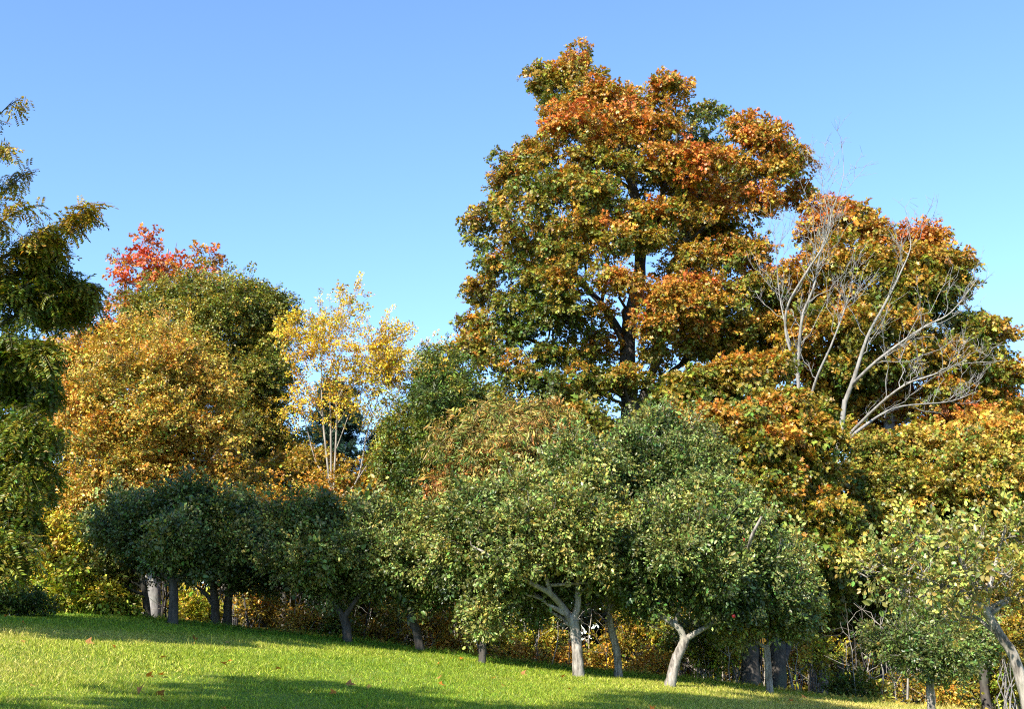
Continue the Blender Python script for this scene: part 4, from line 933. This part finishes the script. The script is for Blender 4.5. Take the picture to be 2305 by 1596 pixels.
# saplings: thin stems that show between the trunks
def sapling_mesh(seed, pale):
    g = np.random.default_rng(seed)
    tb = Tubes()
    h = g.uniform(1.5, 3.0); lean = g.normal(0, .10, 2)
    p = wiggle(np.zeros(3) - [0, 0, .15], np.array((lean[0] * h, lean[1] * h, h)), 10, .012)
    r0 = g.uniform(.016, .038)
    tb.add(p, np.linspace(r0, .008, 10), 5)
    for k in range(g.integers(3, 8)):
        s = p[g.integers(3, 10)]
        e = s + np.array((g.normal() * .5, g.normal() * .5, g.uniform(.2, .8)))
        tb.add(wiggle(s, e, 5, .04), np.linspace(.010, .004, 5), 4)
    return np_mesh('sapling_stem', np.vstack(tb.V), np.vstack(tb.Q), M_STEM if pale else M_DARK_BARK, smooth=True)
SAP_P = [sapling_mesh(200 + k, True) for k in range(9)]
SAP_D = [sapling_mesh(300 + k, False) for k in range(6)]
def saplings(n, v0, v1, label_p, label_d, grp, pale_share):
    for k in range(n):
        D = rng.uniform(30.2, 39); vx = rng.uniform(v0, v1)
        x = P(vx, 1500, D)[0]
        pale = rng.random() < pale_share
        me = (SAP_P if pale else SAP_D)[rng.integers(0, 9 if pale else 6)]
        o = bpy.data.objects.new('sapling', me)
        o.location = (x, D, float(ground(x, D))); o.rotation_euler = (0, 0, rng.uniform(0, 6.28))
        s = rng.uniform(.75, 1.2); o.scale = (s, s, s * rng.uniform(.8, 1.15))
        o['label'] = label_p if pale else label_d; o['category'] = 'sapling'; o['group'] = grp + (', pale' if pale else ', dark')
        link(o)
saplings(34, 260, 700, 'thin pale sapling stem behind the shaded left apple trees', 'thin dark sapling stem behind the shaded left apple trees', 'left saplings', .55)
saplings(34, 700, 1180, 'thin pale sapling stem behind the forked and S curved trunks', 'thin dark sapling stem behind the forked and S curved trunks', 'middle saplings', .5)
saplings(36, 1180, 1640, 'thin pale sapling stem around the bright and leaning trunks', 'thin dark sapling stem around the bright and leaning trunks', 'central saplings', .55)
saplings(64, 1560, 2120, 'thin whitish sapling stem beside the two black trunks, right', 'thin dark sapling stem beside the two black trunks, right', 'right saplings', .75)
saplings(16, 2100, 2330, 'thin pale sapling stem under the nearest apple tree', 'thin dark sapling stem under the nearest apple tree', 'far right saplings', .4)

# larger woodland trunks between the saplings
def woodland_trunk(label, vx, D, r, lean):
    x = P(vx, 1500, D)[0]; b = np.array((x, D, float(ground(x, D))))
    t = thing('slender_tree', label, 'tree', b, 'dark trunks inside the wood')
    p = wiggle(b - [0, 0, .2], b + [lean, 0, 3.6], 12, .008)
    tb = Tubes(); tb.add(p, np.linspace(r, r * .6, 12), 8, .05); tb.build('trunk', M_DARK_BARK, t, b)
    br = Tubes()
    for k in range(9):
        s = p[rng.integers(5, 12)]; br.add(wiggle(s, s + np.array((rng.normal() * .6, rng.normal() * .6, rng.uniform(.2, .7))), 6, .04), np.linspace(r * .3, .01, 6), 5)
    o = br.build('branches', M_DARK_BARK, t, b); o['kind'] = 'stuff'
    C = b + np.array((lean, 0, 3.6)) + rng.normal(size=(26, 3)) * np.array((.75, .75, .5))
    pos, nr, ax, c = foliage(C, np.full(26, .4), np.full(26, rng.uniform(.2, .5)), 330, 'brown', hvar=.15)
    crown('crown', pos, nr, ax, c, .34, 'small', M_LEAF, t, b)
for vx, D, r, lean, wh in ((585, 33, .13, .3, 'behind the second apple tree from left'), (640, 36, .12, -.2, 'left of the forked apple trunk'), (850, 35, .11, .4, 'right of the forked apple trunk'), (1030, 37, .12, -.3, 'right of the S curved trunk'), (1140, 36, .1, .2, 'left of the bright central trunk'),
                         (1470, 36, .14, -.2, 'left of the leaning trunk'), (1820, 36, .12, .1, 'right of the two black trunks'), (1880, 38, .14, .2, 'below the bare tree'), (2150, 34, .12, .15, 'right of the small flat apple tree'), (2215, 32, .13, -.1, 'under the nearest apple tree'), (2270, 33, .12, .1, 'at the right edge under the nearest apple')):
    woodland_trunk('dark woodland trunk ' + wh, vx, D, r, lean)

# woodland behind: a mass of foliage nobody could count
def woodland():
    C, Rr, Hh = [], [], []
    for k in range(1500):
        D = rng.uniform(46, 60); vx = rng.uniform(-500, 2800)
        x = (vx - CX) / F * D
        g = float(ground(x, D))
        top = 7.0 + 1.5 * math.sin(x * .31) + 1.2 * math.sin(x * .83 + 1)
        if 600 < vx < 930: top = 5.2
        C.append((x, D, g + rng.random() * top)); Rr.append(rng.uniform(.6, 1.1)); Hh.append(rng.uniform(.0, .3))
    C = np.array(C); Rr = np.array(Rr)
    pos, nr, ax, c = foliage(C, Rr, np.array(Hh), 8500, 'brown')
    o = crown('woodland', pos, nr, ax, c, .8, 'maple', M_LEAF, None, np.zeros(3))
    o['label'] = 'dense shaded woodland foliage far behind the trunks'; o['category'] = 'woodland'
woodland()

# leaf litter along the edge of the wood
def litter():
    n = 26000
    x = rng.uniform(-19, 19, n); y = 28.6 + np.abs(rng.normal(0, 3.2, n)) + rng.uniform(0, .8, n)
    p = np.stack([x, y, ground(x, y) + rng.uniform(.005, .06, n)], 1)
    nr = rng.normal(size=(n, 3)) * .45 + [0, 0, 1]
    h = np.clip(.5 + .3 * Noise(.5, 77)(p) + rng.normal(0, .2, n), 0, 1)
    c = paint('gold', h) * np.exp(rng.normal(0, .3, n))[:, None]
    o = link(bpy.data.objects.new('leaf_litter', leaf_mesh('leaf_litter', p, nr, .1, .85, c, M_LITTER))); o['kind'] = 'stuff'
    o['label'] = 'orange and yellow fallen leaves along the edge of the wood'; o['category'] = 'fallen leaves'
litter()

# single fallen leaves on the lawn
def fallen():
    cols = [(0.5, 0.16, 0.02), (0.42, 0.24, 0.05), (0.3, 0.13, 0.04)]
    names = ['orange', 'tan', 'brown']
    meshes = []
    for c in cols:
        me = leaf_mesh('fallen_leaf', np.zeros((1, 3)) - [0, .05, 0], np.array([[0, 0, 1.0]]), .11, 1.0, np.array([c]), M_LITTER, shape='maple', along=np.array([[0, 1.0, 0]]))
        meshes.append(me)
    for k in range(70):
        y = rng.uniform(11.5, 27); x = rng.uniform(-.42, .40) * y; i = rng.integers(0, 3)
        o = bpy.data.objects.new('fallen_leaf', meshes[i])
        o.location = (x, y, float(ground(x, y)) + .045); o.rotation_euler = (rng.normal() * .5, rng.normal() * .5, rng.uniform(0, 6.28))
        o['label'] = 'small %s fallen maple leaf lying on the lawn grass' % names[i]; o['category'] = 'leaf'; o['group'] = names[i] + ' fallen leaves on the lawn'
        link(o)
fallen()


# a few red apples still hanging in the tree with the leaning trunk
def fruit():
    V, Q, k = [], [], 10
    for r, z in ((.004, -.030), (.018, -.034), (.032, -.018), (.037, .004), (.031, .026), (.016, .034), (.005, .026)):
        for a in np.linspace(0, 2 * math.pi, k, endpoint=False):
            V.append((r * math.cos(a), r * math.sin(a), z))
    for i in range(6):
        for j in range(k):
            Q.append((i * k + j, i * k + (j + 1) % k, (i + 1) * k + (j + 1) % k, (i + 1) * k + j))
    me = np_mesh('apple', np.array(V), np.array(Q), M_FRUIT, smooth=True)
    st = Tubes(); st.add(np.array([(0, 0, .024), (.004, 0, .045), (.010, 0, .062)]), np.array((.003, .0025, .002)), 5)
    stem = np_mesh('stalk', np.vstack(st.V), np.vstack(st.Q), M_DARK_BARK)
    for vx, vy in ((1674, 1216), (1651, 1388), (1646, 1331)):
        o = bpy.data.objects.new('apple', me); o.location = P(vx, vy, 24.7 + rng.uniform(-.1, .3)); o.rotation_euler = (rng.normal() * .2, rng.normal() * .2, rng.uniform(0, 6))
        o['label'] = 'small red apple hanging in the tree with the leaning trunk'; o['category'] = 'apple'; o['group'] = 'red apples in the leaning tree'
        link(o); q = bpy.data.objects.new('stalk', stem); link(q, o)
fruit()
